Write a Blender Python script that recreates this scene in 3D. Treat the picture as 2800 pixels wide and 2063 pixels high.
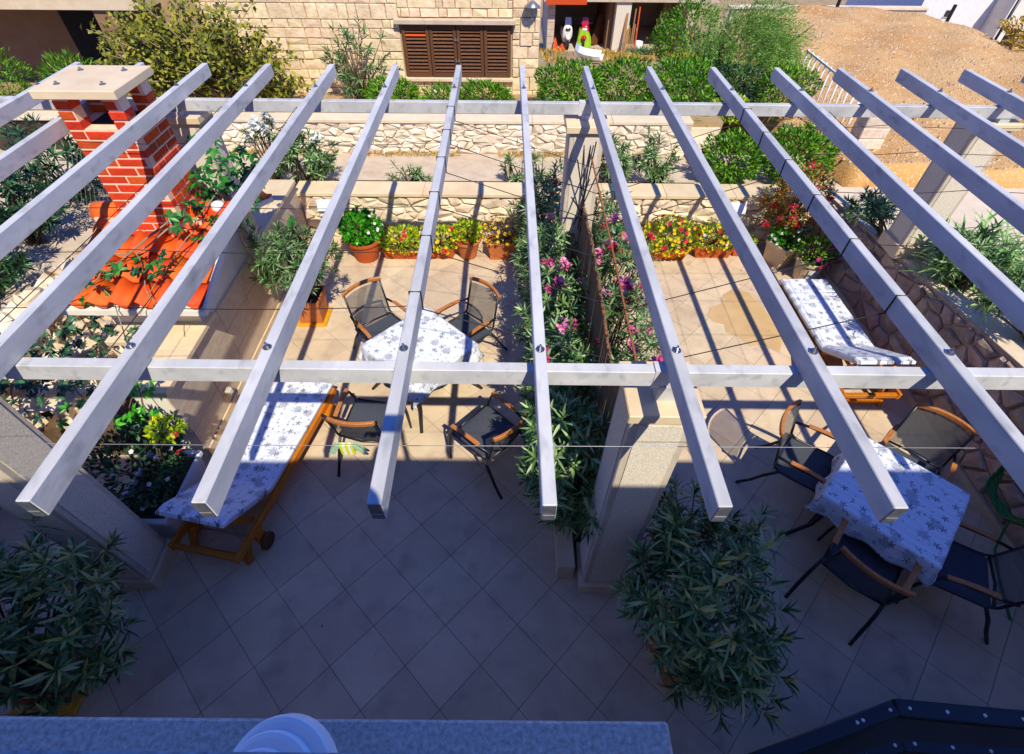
import bpy, math, random
import numpy as np
from mathutils import Matrix, Vector
random.seed(7); rng = np.random.default_rng(7)
R = math.radians
scene = bpy.context.scene
for o in list(bpy.data.objects): bpy.data.objects.remove(o)
col = bpy.data.collections.new('place'); scene.collection.children.link(col)

# ------------------------------------------------------------------ camera
cam_d = bpy.data.cameras.new('camera'); cam = bpy.data.objects.new('camera', cam_d); col.objects.link(cam)
cam_d.sensor_width = 36; cam_d.lens = 36*1387.44/2800; cam_d.shift_x = 0.0022
cam_d.clip_start = 0.02; cam_d.clip_end = 600
cam.matrix_world = Matrix.Translation((0, 0, 4.6)) @ Matrix.Rotation(R(90-47.814), 4, 'X') @ Matrix.Rotation(0.00795, 4, 'Z')
scene.camera = cam

# ------------------------------------------------------------------ sky, sun, exposure
SUN = Vector((-.285, .752, -1)).normalized()          # direction the light travels
elev = math.asin(-SUN.z); az = math.atan2(-SUN.x, -SUN.y)
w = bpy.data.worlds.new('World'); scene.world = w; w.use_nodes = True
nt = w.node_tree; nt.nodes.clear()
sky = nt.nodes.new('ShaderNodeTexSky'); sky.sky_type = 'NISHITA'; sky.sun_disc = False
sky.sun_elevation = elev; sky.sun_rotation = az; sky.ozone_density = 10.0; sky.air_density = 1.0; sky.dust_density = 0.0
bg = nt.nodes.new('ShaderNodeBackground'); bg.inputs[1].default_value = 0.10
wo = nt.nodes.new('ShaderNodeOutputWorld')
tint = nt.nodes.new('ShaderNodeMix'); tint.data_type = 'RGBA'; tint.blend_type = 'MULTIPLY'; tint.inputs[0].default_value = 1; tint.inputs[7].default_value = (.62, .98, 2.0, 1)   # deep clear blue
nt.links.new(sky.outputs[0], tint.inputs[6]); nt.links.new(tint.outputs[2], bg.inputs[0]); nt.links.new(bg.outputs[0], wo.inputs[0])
sd = bpy.data.lights.new('sun', 'SUN'); sd.energy = 5.0; sd.angle = R(.5); sd.color = (1, .94, .79)
so = bpy.data.objects.new('sun', sd); col.objects.link(so); so.location = (3, -8, 14)
so.rotation_euler = (-SUN).to_track_quat('Z', 'Y').to_euler()
vs = scene.view_settings; vs.view_transform = 'Standard'; vs.look = 'None'; vs.exposure = 0.27; vs.gamma = 1; vs.use_curve_mapping = False

# ------------------------------------------------------------------ materials
def lin(h):
    if not isinstance(h, str): return tuple(h)
    c = [int(h[i:i+2], 16)/255 for i in (1, 3, 5)]
    return tuple(x/12.92 if x <= .04045 else ((x+.055)/1.055)**2.4 for x in c)
MATS = {}
def mat(name, c, c2=None, scale=6, rough=.75, bump=0, bscale=None, rnd=0, metal=0, detail=5, spots=None, spec=.4, transl=0, alpha=0, hue=0, stretch=None, coat=0, soft=0, spotw=.07):
    """procedural surface: noise mix of two colours, per-object variation, bump, speckles"""
    m = bpy.data.materials.new(name); m.use_nodes = True; n = m.node_tree; L = n.links
    b = n.nodes['Principled BSDF']; out = n.nodes['Material Output']
    c = lin(c); c2 = lin(c2) if c2 else tuple(x*.8 for x in c)
    tc = n.nodes.new('ShaderNodeTexCoord'); vec = tc.outputs['Object']
    if stretch:
        mp = n.nodes.new('ShaderNodeMapping'); mp.inputs['Scale'].default_value = stretch; L.new(vec, mp.inputs[0]); vec = mp.outputs[0]
    nz = n.nodes.new('ShaderNodeTexNoise'); nz.inputs['Scale'].default_value = scale; nz.inputs['Detail'].default_value = detail; nz.inputs['Roughness'].default_value = .62
    L.new(vec, nz.inputs['Vector'])
    rp = n.nodes.new('ShaderNodeValToRGB'); rp.color_ramp.elements[0].position = .3; rp.color_ramp.elements[1].position = .7
    rp.color_ramp.elements[0].color = (*c2, 1); rp.color_ramp.elements[1].color = (*c, 1)
    if soft: rp.color_ramp.elements[0].position = .2; rp.color_ramp.elements[1].position = .85
    L.new(nz.outputs[0], rp.inputs[0]); cout = rp.outputs[0]
    if spots:                                           # (scale, amount, colour)
        v = n.nodes.new('ShaderNodeTexNoise'); v.inputs['Scale'].default_value = spots[0]; v.inputs['Detail'].default_value = 2; L.new(vec, v.inputs['Vector'])
        r2 = n.nodes.new('ShaderNodeValToRGB'); r2.color_ramp.elements[0].position = 1-spots[1]; r2.color_ramp.elements[1].position = min(1, 1-spots[1]+spotw)
        L.new(v.outputs[0], r2.inputs[0])
        mx = n.nodes.new('ShaderNodeMix'); mx.data_type = 'RGBA'; L.new(r2.outputs[0], mx.inputs[0]); L.new(cout, mx.inputs[6]); mx.inputs[7].default_value = (*lin(spots[2]), 1); cout = mx.outputs[2]
    if rnd or hue:
        oi = n.nodes.new('ShaderNodeObjectInfo'); hs = n.nodes.new('ShaderNodeHueSaturation')
        mr = n.nodes.new('ShaderNodeMapRange'); mr.inputs[3].default_value = 1-rnd; mr.inputs[4].default_value = 1+rnd
        L.new(oi.outputs['Random'], mr.inputs[0]); L.new(mr.outputs[0], hs.inputs['Value'])
        if hue:
            mt = n.nodes.new('ShaderNodeMath'); mt.operation = 'MULTIPLY'; mt.inputs[1].default_value = 7.31; L.new(oi.outputs['Random'], mt.inputs[0])
            fr = n.nodes.new('ShaderNodeMath'); fr.operation = 'FRACT'; L.new(mt.outputs[0], fr.inputs[0])
            m2 = n.nodes.new('ShaderNodeMapRange'); m2.inputs[3].default_value = .5-hue; m2.inputs[4].default_value = .5+hue; L.new(fr.outputs[0], m2.inputs[0]); L.new(m2.outputs[0], hs.inputs['Hue'])
        L.new(cout, hs.inputs['Color']); cout = hs.outputs[0]
    L.new(cout, b.inputs['Base Color'])
    b.inputs['Roughness'].default_value = rough; b.inputs['Metallic'].default_value = metal; b.inputs['Specular IOR Level'].default_value = spec
    if coat: b.inputs['Coat Weight'].default_value = coat
    if bump:
        nb = n.nodes.new('ShaderNodeTexNoise'); nb.inputs['Scale'].default_value = bscale or scale*4; nb.inputs['Detail'].default_value = 6; L.new(vec, nb.inputs['Vector'])
        bp = n.nodes.new('ShaderNodeBump'); bp.inputs['Strength'].default_value = bump; bp.inputs['Distance'].default_value = .02; L.new(nb.outputs[0], bp.inputs['Height']); L.new(bp.outputs[0], b.inputs['Normal'])
    sh = b.outputs[0]
    if alpha:
        tr = n.nodes.new('ShaderNodeBsdfTransparent'); mx = n.nodes.new('ShaderNodeMixShader'); mx.inputs[0].default_value = alpha
        L.new(sh, mx.inputs[1]); L.new(tr.outputs[0], mx.inputs[2]); L.new(mx.outputs[0], out.inputs[0])
    MATS[name] = m; return m
def leafmat(name, cols, rough=.42, transl=.3, spec=.4):
    """leaf surface: per-leaf colour from the 'rnd' attribute, some light through the blade"""
    m = bpy.data.materials.new(name); m.use_nodes = True; n = m.node_tree; L = n.links
    b = n.nodes['Principled BSDF']; out = n.nodes['Material Output']
    at = n.nodes.new('ShaderNodeAttribute'); at.attribute_name = 'rnd'
    rp = n.nodes.new('ShaderNodeValToRGB'); rp.color_ramp.elements[0].color = (*lin(cols[0]), 1); rp.color_ramp.elements[1].color = (*lin(cols[-1]), 1)
    for i, c in enumerate(cols[1:-1]):
        e = rp.color_ramp.elements.new((i+1)/(len(cols)-1)); e.color = (*lin(c), 1)
    L.new(at.outputs['Fac'], rp.inputs[0]); L.new(rp.outputs[0], b.inputs['Base Color'])
    b.inputs['Roughness'].default_value = rough; b.inputs['Specular IOR Level'].default_value = spec
    t = n.nodes.new('ShaderNodeBsdfTranslucent'); L.new(rp.outputs[0], t.inputs[0])
    mx = n.nodes.new('ShaderNodeMixShader'); mx.inputs[0].default_value = transl
    L.new(b.outputs[0], mx.inputs[1]); L.new(t.outputs[0], mx.inputs[2]); L.new(mx.outputs[0], out.inputs[0])
    MATS[name] = m; return m

def fabric_print(name):
    """white cloth printed with grey sea motifs: starfish, coral clumps, shells, thin white stripes (UV = cloth metres)"""
    m = bpy.data.materials.new(name); m.use_nodes = True; n = m.node_tree; L = n.links; b = n.nodes['Principled BSDF']
    def N(t, **k):
        x = n.nodes.new('ShaderNode'+t)
        for a, v in k.items(): setattr(x, a, v)
        return x
    def M(op, a, bb=None, c=None):
        x = N('Math', operation=op)
        for i, v in enumerate((a, bb, c)):
            if v is None: continue
            if isinstance(v, (int, float)): x.inputs[i].default_value = v
            else: L.new(v, x.inputs[i])
        return x.outputs[0]
    uv = N('TexCoord').outputs['UV']
    def local(scale, off):
        mp = N('Mapping'); mp.inputs['Location'].default_value = (off, off*.7, 0); L.new(uv, mp.inputs[0])
        v = N('TexVoronoi', voronoi_dimensions='2D'); v.inputs['Scale'].default_value = scale; v.inputs['Randomness'].default_value = .8; L.new(mp.outputs[0], v.inputs['Vector'])
        s = N('VectorMath', operation='SUBTRACT'); L.new(mp.outputs[0], s.inputs[0]); L.new(v.outputs['Position'], s.inputs[1])
        xyz = N('SeparateXYZ'); L.new(s.outputs[0], xyz.inputs[0]); cx = N('SeparateColor'); L.new(v.outputs['Color'], cx.inputs[0])
        r = N('VectorMath', operation='LENGTH'); L.new(s.outputs[0], r.inputs[0])
        th = M('ARCTAN2', xyz.outputs[1], xyz.outputs[0])
        return r.outputs['Value'], th, cx.outputs[0], cx.outputs[1], mp.outputs[0]
    layers = []
    for sc, off, rad, k, amp, dens, thr in ((7, .3, .018, 5, .014, .9, .6), (11, 1.7, .009, 5, .007, .9, .36), (5.5, 5.1, .044, 7, .007, .45, .62), (9, 8.3, .016, 3, .010, .6, .34), (14, 11.2, .006, 2, .005, .85, .4)):
        r, th, c1, c2, vv = local(sc, off)
        ph = M('MULTIPLY', c1, 6.28)
        co = M('COSINE', M('MULTIPLY_ADD', th, float(k), ph))
        edge = M('MULTIPLY_ADD', co, amp, rad)
        if k == 7 or k == 3:
            nz = N('TexNoise'); nz.inputs['Scale'].default_value = 90; L.new(vv, nz.inputs['Vector']); edge = M('MULTIPLY', edge, M('MULTIPLY_ADD', nz.outputs[0], 1.6, .2))
        ins = M('LESS_THAN', r, edge); ins = M('MULTIPLY', ins, M('LESS_THAN', c2, thr)); layers.append(M('MULTIPLY', ins, dens))
    tot = layers[0]
    for l in layers[1:]: tot = M('MAXIMUM', tot, l)
    xyz = N('SeparateXYZ'); L.new(uv, xyz.inputs[0])
    st = M('LESS_THAN', M('FRACT', M('MULTIPLY', xyz.outputs[0], 14.0)), .12)
    base = N('Mix', data_type='RGBA'); base.inputs[6].default_value = (.63, .65, .70, 1); base.inputs[7].default_value = (.76, .785, .84, 1); L.new(st, base.inputs[0])
    mx = N('Mix', data_type='RGBA'); L.new(tot, mx.inputs[0]); L.new(base.outputs[2], mx.inputs[6]); mx.inputs[7].default_value = (.105, .107, .125, 1)
    L.new(mx.outputs[2], b.inputs['Base Color']); b.inputs['Roughness'].default_value = .6; b.inputs['Specular IOR Level'].default_value = .25
    wv = N('TexNoise'); wv.inputs['Scale'].default_value = 6; wv.inputs['Detail'].default_value = 4; L.new(uv, wv.inputs['Vector'])
    bp = N('Bump'); bp.inputs['Strength'].default_value = .5; bp.inputs['Distance'].default_value = .03; L.new(wv.outputs[0], bp.inputs['Height']); L.new(bp.outputs[0], b.inputs['Normal'])
    MATS[name] = m; return m

mat('steel', (.57, .56, .535), (.40, .395, .385), scale=4.5, rough=.55, rnd=.08, spots=(13, .44, (.22, .22, .225)), spotw=.34, stretch=(1, .4, 1), bump=.05, bscale=40, spec=.3, detail=9)
mat('steel_cap', (.10, .105, .115), (.05, .052, .06), scale=20, rough=.4)
mat('bolt', (.35, .36, .38), rough=.3, metal=.9)
mat('tile', '#d0ba9a', '#b8a184', scale=2.1, rough=.55, rnd=.08, hue=.006, spots=(4.5, .47, '#ae9880'), spotw=.26, bump=.05, bscale=18, spec=.35, detail=8)
mat('grout', '#6a5b4c', rough=.95)
mat('limestone', '#d8c3a2', '#c9b08c', scale=5, rough=.7, rnd=.05, bump=.06)
mat('cap_stone', '#dcc6a0', '#ccb48e', scale=4, rough=.62, rnd=.05, bump=.05)
mat('column_plaster', '#c6b8a4', '#b4a590', scale=9, rough=.8, bump=.1, bscale=60)
mat('roughcast', '#e2d6c0', '#bfb29c', scale=95, rough=.95, bump=.16, bscale=150, detail=2)
mat('rubble', '#e4d2b6', '#c6ae8e', scale=7, rough=.85, rnd=.2, hue=.018, bump=.5, bscale=26)
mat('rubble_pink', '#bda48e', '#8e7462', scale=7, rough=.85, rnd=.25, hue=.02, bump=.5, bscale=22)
mat('mortar', '#e0cbae', '#d2bb9c', scale=14, rough=.95, bump=.3)
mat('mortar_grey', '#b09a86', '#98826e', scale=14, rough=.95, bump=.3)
mat('drystone', '#e6d8c2', '#cbb89c', scale=8, rough=.85, rnd=.2, hue=.012, bump=.45, bscale=30)
mat('shadow_earth', '#4a3c2c', '#3a2e22', scale=9, rough=1)  # dark brown earth showing in the joints between the stones
mat('ashlar', '#ead3aa', '#d0b388', scale=9, rough=.85, rnd=.1, hue=.012, bump=.5, bscale=24)
mat('joint', '#a88d66', rough=.95)
mat('concrete', '#c8b59c', '#b19d84', scale=5, rough=.9, bump=.15, bscale=60, spots=(38, .3, '#94836f'))
mat('concrete_light', '#dccaae', '#cdb99b', scale=4, rough=.85, bump=.08)
mat('gravel_ground', '#cca66c', '#ab7430', scale=.42, rough=.95, bump=.6, bscale=28, spots=(46, .42, '#e2c594'), spotw=.12)
mat('gravel', '#dcc4a0', '#947450', scale=9, rough=.9)
mat('soil', '#6b5138', '#4c3826', scale=8, rough=1, bump=.4)
mat('dry_grass', '#b08a3a', '#8a6a28', scale=9, rough=.95)
mat('earth', '#b59a70', '#8d7348', scale=.8, rough=1, bump=.3, spots=(9, .4, '#7c6a3a'))
mat('brick', '#d64a12', '#bd3a0a', scale=12, rough=.85, rnd=.22, hue=.007, bump=.4, bscale=40, spots=(18, .4, '#8a3418'), spotw=.3)
mat('brick_mortar', '#f0cdae', '#e2b896', scale=20, rough=.95)
mat('roof_tile', '#e4640f', '#cf5209', scale=6, rough=.7, rnd=.16, hue=.012, bump=.15, spots=(9, .38, '#a84a20'), spotw=.3)
mat('white_plaster', '#e4dccb', '#d6cdb9', scale=6, rough=.85, bump=.06)
mat('slate_tile', '#cdb99f', '#b7a188', scale=9, rough=.6, rnd=.05, bump=.14, bscale=14, stretch=(1, 1, 3))
mat('rock', '#e6d6bc', '#bfa888', scale=4, rough=.9, bump=.6, bscale=12)
mat('wood_orange', '#c8760e', '#a85a08', scale=5, rough=.45, stretch=(14, 1.2, 14), rnd=.06, spec=.45)
mat('wood_arm', '#b8763c', '#985a28', scale=6, rough=.45, stretch=(8, 2, 8))
mat('wood_dark', '#6e4526', '#4d2d16', scale=6, rough=.7, stretch=(3, 3, 14), rnd=.18, bump=.2)
mat('wood_plank', '#a07a4c', '#7e5b34', scale=6, rough=.8, rnd=.25, stretch=(9, 9, 1))
mat('black_metal', (.012, .013, .016), rough=.38, spec=.5)
mat('grey_metal', (.32, .33, .35), rough=.35, metal=.7)
mat('sling', (.055, .06, .072), (.04, .044, .054), scale=60, rough=.7)
mat('sling_back', (.11, .105, .10), (.07, .07, .068), scale=160, rough=.7, alpha=.34)
mat('terracotta', '#b8551f', '#a04816', scale=6, rough=.75, rnd=.08, bump=.06)
mat('terracotta_pale', '#c0713f', '#a95c2f', scale=6, rough=.75, rnd=.06)
mat('yellow_plastic', '#d89a12', rough=.4)
mat('cream_plastic', '#d5be98', rough=.45)
mat('white_plastic', (.78, .79, .8), (.72, .73, .75), rough=.35, spec=.5)
mat('paper', (.8, .8, .78), (.5, .5, .5), scale=60, rough=.8)
mat('white_paint', (.78, .76, .72), (.68, .66, .62), rough=.55)
mat('red_paint', '#b3101c', rough=.25, coat=.6)
mat('green_cloth', '#93b80f', '#7fa40c', rough=.6)
mat('silver_paint', (.45, .46, .48), rough=.25, coat=.5)
mat('dark', (.008, .008, .009), rough=.9)
mat('rubber', (.015, .015, .015), rough=.7)
mat('wire', (.012, .011, .012), rough=.5)
mat('wire_light', (.35, .34, .33), rough=.4, metal=.4)
mat('rope', '#a0623a', '#74442a', scale=60, rough=.95)
mat('reed', '#9d8464', '#6e5a42', scale=30, rough=.9, stretch=(20, 20, 1))
mat('hose', '#0c7a34', '#0a6429', rough=.3, spec=.6)
mat('stem', '#6f5a40', '#4d3d2a', scale=14, rough=.9)
mat('stem_pale', '#a08a6c', '#7d6a50', scale=14, rough=.9)
mat('porch', '#8a6a4c', '#7a5c40', scale=3, rough=.9)  # brown of shaded plaster: the shade is put into this colour
mat('orange_paint', '#c94a10', rough=.5)
mat('glass_dark', (.03, .035, .04), rough=.08, spec=.6)
mat('ledge', '#d2c9bd', '#9a9288', scale=70, rough=.95, bump=.18, bscale=110, detail=3)
mat('peg_yellow', '#d6d417', rough=.4); mat('peg_white', '#dfe6d8', rough=.4); mat('peg_green', '#9fbf9a', rough=.4)
mat('gold', '#d8a018', rough=.4)
fabric_print('sea_print')
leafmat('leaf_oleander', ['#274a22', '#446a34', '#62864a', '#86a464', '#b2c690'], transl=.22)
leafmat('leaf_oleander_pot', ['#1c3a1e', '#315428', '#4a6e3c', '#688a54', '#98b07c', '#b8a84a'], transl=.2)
leafmat('leaf_oleander_sun', ['#2a4a24', '#4a6f3c', '#6f9157', '#93ad76'], transl=.25)  # grey-green oleander leaf tones
leafmat('leaf_hedge', ['#1c4a0a', '#3d7812', '#66a01c', '#9dc02e'], transl=.3, rough=.4)
leafmat('leaf_lime', ['#5c8a10', '#93b614', '#bccf1c', '#dcdc34'], transl=.35)
leafmat('leaf_fig', ['#46500f', '#6c7419', '#8f8f24', '#b0a63e'], transl=.3, rough=.6)
leafmat('leaf_dark', ['#12291a', '#1e4026', '#2f5a34', '#4a7648'], transl=.15)
leafmat('leaf_bright', ['#1c6b10', '#2f8a16', '#4aa81e', '#69bf2a'], transl=.35, rough=.35)
leafmat('leaf_creeper', ['#0f3a18', '#1c5a24', '#2f7d2e', '#4d9a3a'], transl=.3, rough=.35)
leafmat('leaf_tamarisk', ['#477a34', '#67a044', '#92bc58', '#b8c25a'], transl=.35, rough=.7)
leafmat('leaf_red', ['#4a5a1e', '#8a8a2c', '#b8642a', '#7f9c38', '#cc5a34'], transl=.3)
leafmat('leaf_dry', ['#7a5a1c', '#a8842a', '#c9a63a', '#d8c060'], transl=.2, rough=.8)
leafmat('leaf_strap', ['#3a6a2a', '#5c8f40', '#86b060', '#b0cc88'], transl=.3)
leafmat('petal_pink', ['#d8508a', '#e884b0', '#f2b0cc'], transl=.4, rough=.6)
leafmat('petal_magenta', ['#b0105c', '#d0307c', '#e060a0'], transl=.4, rough=.6)
leafmat('petal_red', ['#c00a28', '#d81a3a', '#e83050'], transl=.4, rough=.6)
leafmat('petal_white', ['#dcdcd2', '#ecece6', '#f6f6f2'], transl=.4, rough=.6)
leafmat('petal_yellow', ['#d8b800', '#ecd010', '#f2e040'], transl=.4, rough=.6)

# ------------------------------------------------------------------ object helpers
def tag(o, label=None, cat=None, group=None, kind=None):
    if label: o['label'] = label
    if cat: o['category'] = cat
    if group: o['group'] = group
    if kind: o['kind'] = kind
    return o
def thing(name, label, cat, loc=(0, 0, 0), rz=0, group=None):
    o = bpy.data.objects.new(name, None); col.objects.link(o); o.empty_display_size = .1
    o.location = loc; o.rotation_euler = (0, 0, rz)
    return tag(o, label, cat, group)
class MB:
    def __init__(s): s.v = []; s.f = []
    def add(s, v, f):
        k = len(s.v); s.v += [tuple(p) for p in v]; s.f += [tuple(i+k for i in q) for q in f]; return s
    def box(s, x0, y0, z0, x1, y1, z1):
        return s.add([(x0, y0, z0), (x1, y0, z0), (x1, y1, z0), (x0, y1, z0), (x0, y0, z1), (x1, y0, z1), (x1, y1, z1), (x0, y1, z1)],
                     [(0, 3, 2, 1), (4, 5, 6, 7), (0, 1, 5, 4), (1, 2, 6, 5), (2, 3, 7, 6), (3, 0, 4, 7)])
    def bar(s, a, b, wx, wz, up=(0, 0, 1)):
        a = Vector(a); b = Vector(b); d = (b-a).normalized(); u = Vector(up); x = d.cross(u)
        if x.length < 1e-4: x = d.cross(Vector((1, 0, 0)))
        x.normalize(); z = x.cross(d)
        P = [p+x*i*wx/2+z*j*wz/2 for p in (a, b) for i, j in ((-1, -1), (1, -1), (1, 1), (-1, 1))]
        return s.add(P, [(0, 3, 2, 1), (4, 5, 6, 7), (0, 1, 5, 4), (1, 2, 6, 5), (2, 3, 7, 6), (3, 0, 4, 7)])
    def tube(s, pts, r, n=6, cap=True):
        pts = [Vector(p) for p in pts]; m = len(pts); rs = r if isinstance(r, (list, tuple)) else [r]*m
        V = []; prev = None
        for i, p in enumerate(pts):
            d = (pts[min(i+1, m-1)]-pts[max(i-1, 0)]).normalized()
            if prev is None:
                x = d.cross(Vector((0, 0, 1)))
                if x.length < .05: x = d.cross(Vector((0, 1, 0)))
            else: x = prev-d*prev.dot(d)
            x.normalize(); prev = x; y = d.cross(x)
            V += [p+(x*math.cos(2*math.pi*k/n)+y*math.sin(2*math.pi*k/n))*rs[i] for k in range(n)]
        F = [(i*n+k, i*n+(k+1) % n, (i+1)*n+(k+1) % n, (i+1)*n+k) for i in range(m-1) for k in range(n)]
        if cap: F += [tuple(range(n))[::-1], tuple((m-1)*n+k for k in range(n))]
        return s.add(V, F)
    def lathe(s, prof, n=20, c=(0, 0, 0)):
        V = [(c[0]+r*math.cos(2*math.pi*k/n), c[1]+r*math.sin(2*math.pi*k/n), c[2]+z) for r, z in prof for k in range(n)]
        F = [(i*n+k, i*n+(k+1) % n, (i+1)*n+(k+1) % n, (i+1)*n+k) for i in range(len(prof)-1) for k in range(n)]
        return s.add(V, F)
    def prism(s, poly, z0, z1, fn=lambda u, v, w: (u, v, w), ch=0, jit=0):
        """extruded outline with a chamfered, slightly uneven front; fn maps (u,v,out) to space"""
        n = len(poly); cx = sum(p[0] for p in poly)/n; cy = sum(p[1] for p in poly)/n
        if ch:
            V = [fn(u, v, z0) for u, v in poly]+[fn(u, v, z1-ch) for u, v in poly]
            ins = []
            for u, v in poly:
                l = math.hypot(u-cx, v-cy) or 1; k = max(.3, 1-ch*1.2/l); ins.append((cx+(u-cx)*k, cy+(v-cy)*k))
            V += [fn(u, v, z1+(random.uniform(-jit, jit) if jit else 0)) for u, v in ins]+[fn(cx, cy, z1+jit*random.uniform(0, 1.2))]
            F = [(i, (i+1) % n, n+(i+1) % n, n+i) for i in range(n)]+[(n+i, n+(i+1) % n, 2*n+(i+1) % n, 2*n+i) for i in range(n)]+[(2*n+i, 2*n+(i+1) % n, 3*n) for i in range(n)]
        else:
            V = [fn(u, v, z0) for u, v in poly]+[fn(u, v, z1) for u, v in poly]
            F = [(i, (i+1) % n, n+(i+1) % n, n+i) for i in range(n)]+[tuple(range(n, 2*n)), tuple(range(n))[::-1]]
        return s.add(V, F)
def build(name, mb, m, parent=None, smooth=False, bevel=0, kind=None, world=True, seg=1):
    me = bpy.data.meshes.new(name); me.from_pydata(mb.v, [], mb.f); me.materials.append(MATS[m])
    if smooth: me.polygons.foreach_set('use_smooth', [True]*len(me.polygons))
    o = bpy.data.objects.new(name, me); col.objects.link(o)
    if bevel:
        b = o.modifiers.new('bevel', 'BEVEL'); b.width = bevel; b.segments = seg; b.limit_method = 'ANGLE'
    if parent:
        o.parent = parent
        if world: o.matrix_parent_inverse = Matrix.Translation(-parent.location) if parent.type == 'EMPTY' else Matrix.Identity(4)
    if kind: o['kind'] = kind
    me.update(); return o
def P(name, mb, m, parent, **k): return build(name, mb, m, parent, world=False, **k)   # part in its thing's own axes
KIDS = {}
def kids(o): return list(o.children)
def copy_tree(o, parent=None):
    c = o.copy(); col.objects.link(c)
    if parent: c.parent = parent
    for ch in kids(o): copy_tree(ch, c)
    return c

# leaf clouds ------------------------------------------------------
def leaves(name, org, dirs, ups, Ls, Ws, m, parent=None, droop=.25, fine=True, fold=.25, kind=None, shape=((0, .12), (.35, 1), (.7, .72), (1, 0))):
    org = np.asarray(org, float); N = len(org); d = np.asarray(dirs, float); d /= np.linalg.norm(d, axis=1)[:, None]+1e-9
    u = np.asarray(ups, float)*np.ones((N, 3)); s = np.cross(d, u); s /= np.linalg.norm(s, axis=1)[:, None]+1e-9; u = np.cross(s, d)
    Ls = np.ones(N)*Ls; Ws = np.ones(N)*Ws
    if fine: ts = shape
    else: ts = ((0, 0), (.45, 1), (1, 0))
    V = []; 
    for t, wd in ts:
        c = org+d*(Ls*t)[:, None]-u*(Ls*droop*t*t)[:, None]
        if wd == 0: V.append(c[:, None, :])
        else:
            e = s*(Ws*wd/2)[:, None]; dn = u*(Ws*wd*fold*.5)[:, None]
            V.append(np.stack([c-e+dn, c-dn*.6, c+e+dn], 1))
    V = np.concatenate(V, 1); k = V.shape[1]
    rows = []; i = 0
    for t, wd in ts:
        rows.append([i] if wd == 0 else [i, i+1, i+2]); i += len(rows[-1])
    F = []
    for a, b in zip(rows[:-1], rows[1:]):
        if len(a) == 3 and len(b) == 3: F += [(a[0], a[1], b[1], b[0]), (a[1], a[2], b[2], b[1])]
        elif len(a) == 1: F += [(a[0], b[1], b[0]), (a[0], b[2], b[1])]
        else: F += [(a[0], a[1], b[0]), (a[1], a[2], b[0])]
    Vs = V.reshape(-1, 3); base = np.arange(N)*k
    loops = np.concatenate([np.array(f) for f in F]); sizes = np.array([len(f) for f in F])
    allloops = (base[:, None]+loops[None]).ravel(); allsizes = np.tile(sizes, N)
    me = bpy.data.meshes.new(name); me.vertices.add(len(Vs)); me.vertices.foreach_set('co', Vs.ravel())
    me.loops.add(len(allloops)); me.loops.foreach_set('vertex_index', allloops.astype(np.int32))
    me.polygons.add(len(allsizes)); me.polygons.foreach_set('loop_start', np.concatenate([[0], np.cumsum(allsizes)[:-1]]).astype(np.int32))
    try: me.polygons.foreach_set('loop_total', allsizes.astype(np.int32))
    except Exception: pass
    at = me.attributes.new('rnd', 'FLOAT', 'FACE'); at.data.foreach_set('value', np.repeat(rng.random(N), len(F)).astype(np.float32))
    me.materials.append(MATS[m]); me.update(calc_edges=True); me.validate()
    o = bpy.data.objects.new(name, me); col.objects.link(o)
    if parent:
        o.parent = parent
        if parent.type == 'EMPTY': o.matrix_parent_inverse = Matrix.Translation(-parent.location)
    if kind: o['kind'] = kind
    return o
def unit(n):
    v = rng.normal(size=(n, 3)); return v/np.linalg.norm(v, axis=1)[:, None]
def rosettes(name, cen, axes, L, W, m, parent, per=13, droop=.3, open_=(.15, 1.15), shape=((0, .12), (.35, 1), (.7, .72), (1, 0))):
    """whorls of lance leaves at the shoot tips"""
    O = []; D = []; U = []; LL = []
    for c, a in zip(np.asarray(cen), np.asarray(axes)):
        a = a/np.linalg.norm(a); x = np.cross(a, [.3, .5, .8]); x /= np.linalg.norm(x); y = np.cross(a, x)
        for k in range(per):
            q = k/per; ph = 2.4*k+rng.random()*.5; el = open_[0]+(open_[1]-open_[0])*q+rng.normal()*.08
            r = x*math.cos(ph)+y*math.sin(ph); d = a*math.cos(el*1.35)+r*math.sin(el*1.35)
            O.append(c-a*L*.55*q); D.append(d); U.append(a+r*-.2); LL.append(L*(.65+.5*q)*rng.uniform(.8, 1.15))
    LL = np.array(LL)
    return leaves(name, O, D, U, LL, W*(.8+.4*rng.random(len(LL))), m, parent, droop=droop, shape=shape)
def flower_heads(parent, pts, r, m, n=14, name='flower', size=.03, label=None):
    for p in pts:
        k = n; dirs = unit(k); dirs[:, 2] = abs(dirs[:, 2])*.8+.1
        org = np.array(p)+unit(k)*r*rng.random((k, 1))**.5*.7
        o = leaves(name, org, dirs+rng.normal(size=(k, 3))*.6, [0, 0, 1], size*rng.uniform(.8, 1.3, k), size*.9, m, parent, droop=.4, fine=False)
        if label: o['label'] = label
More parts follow.
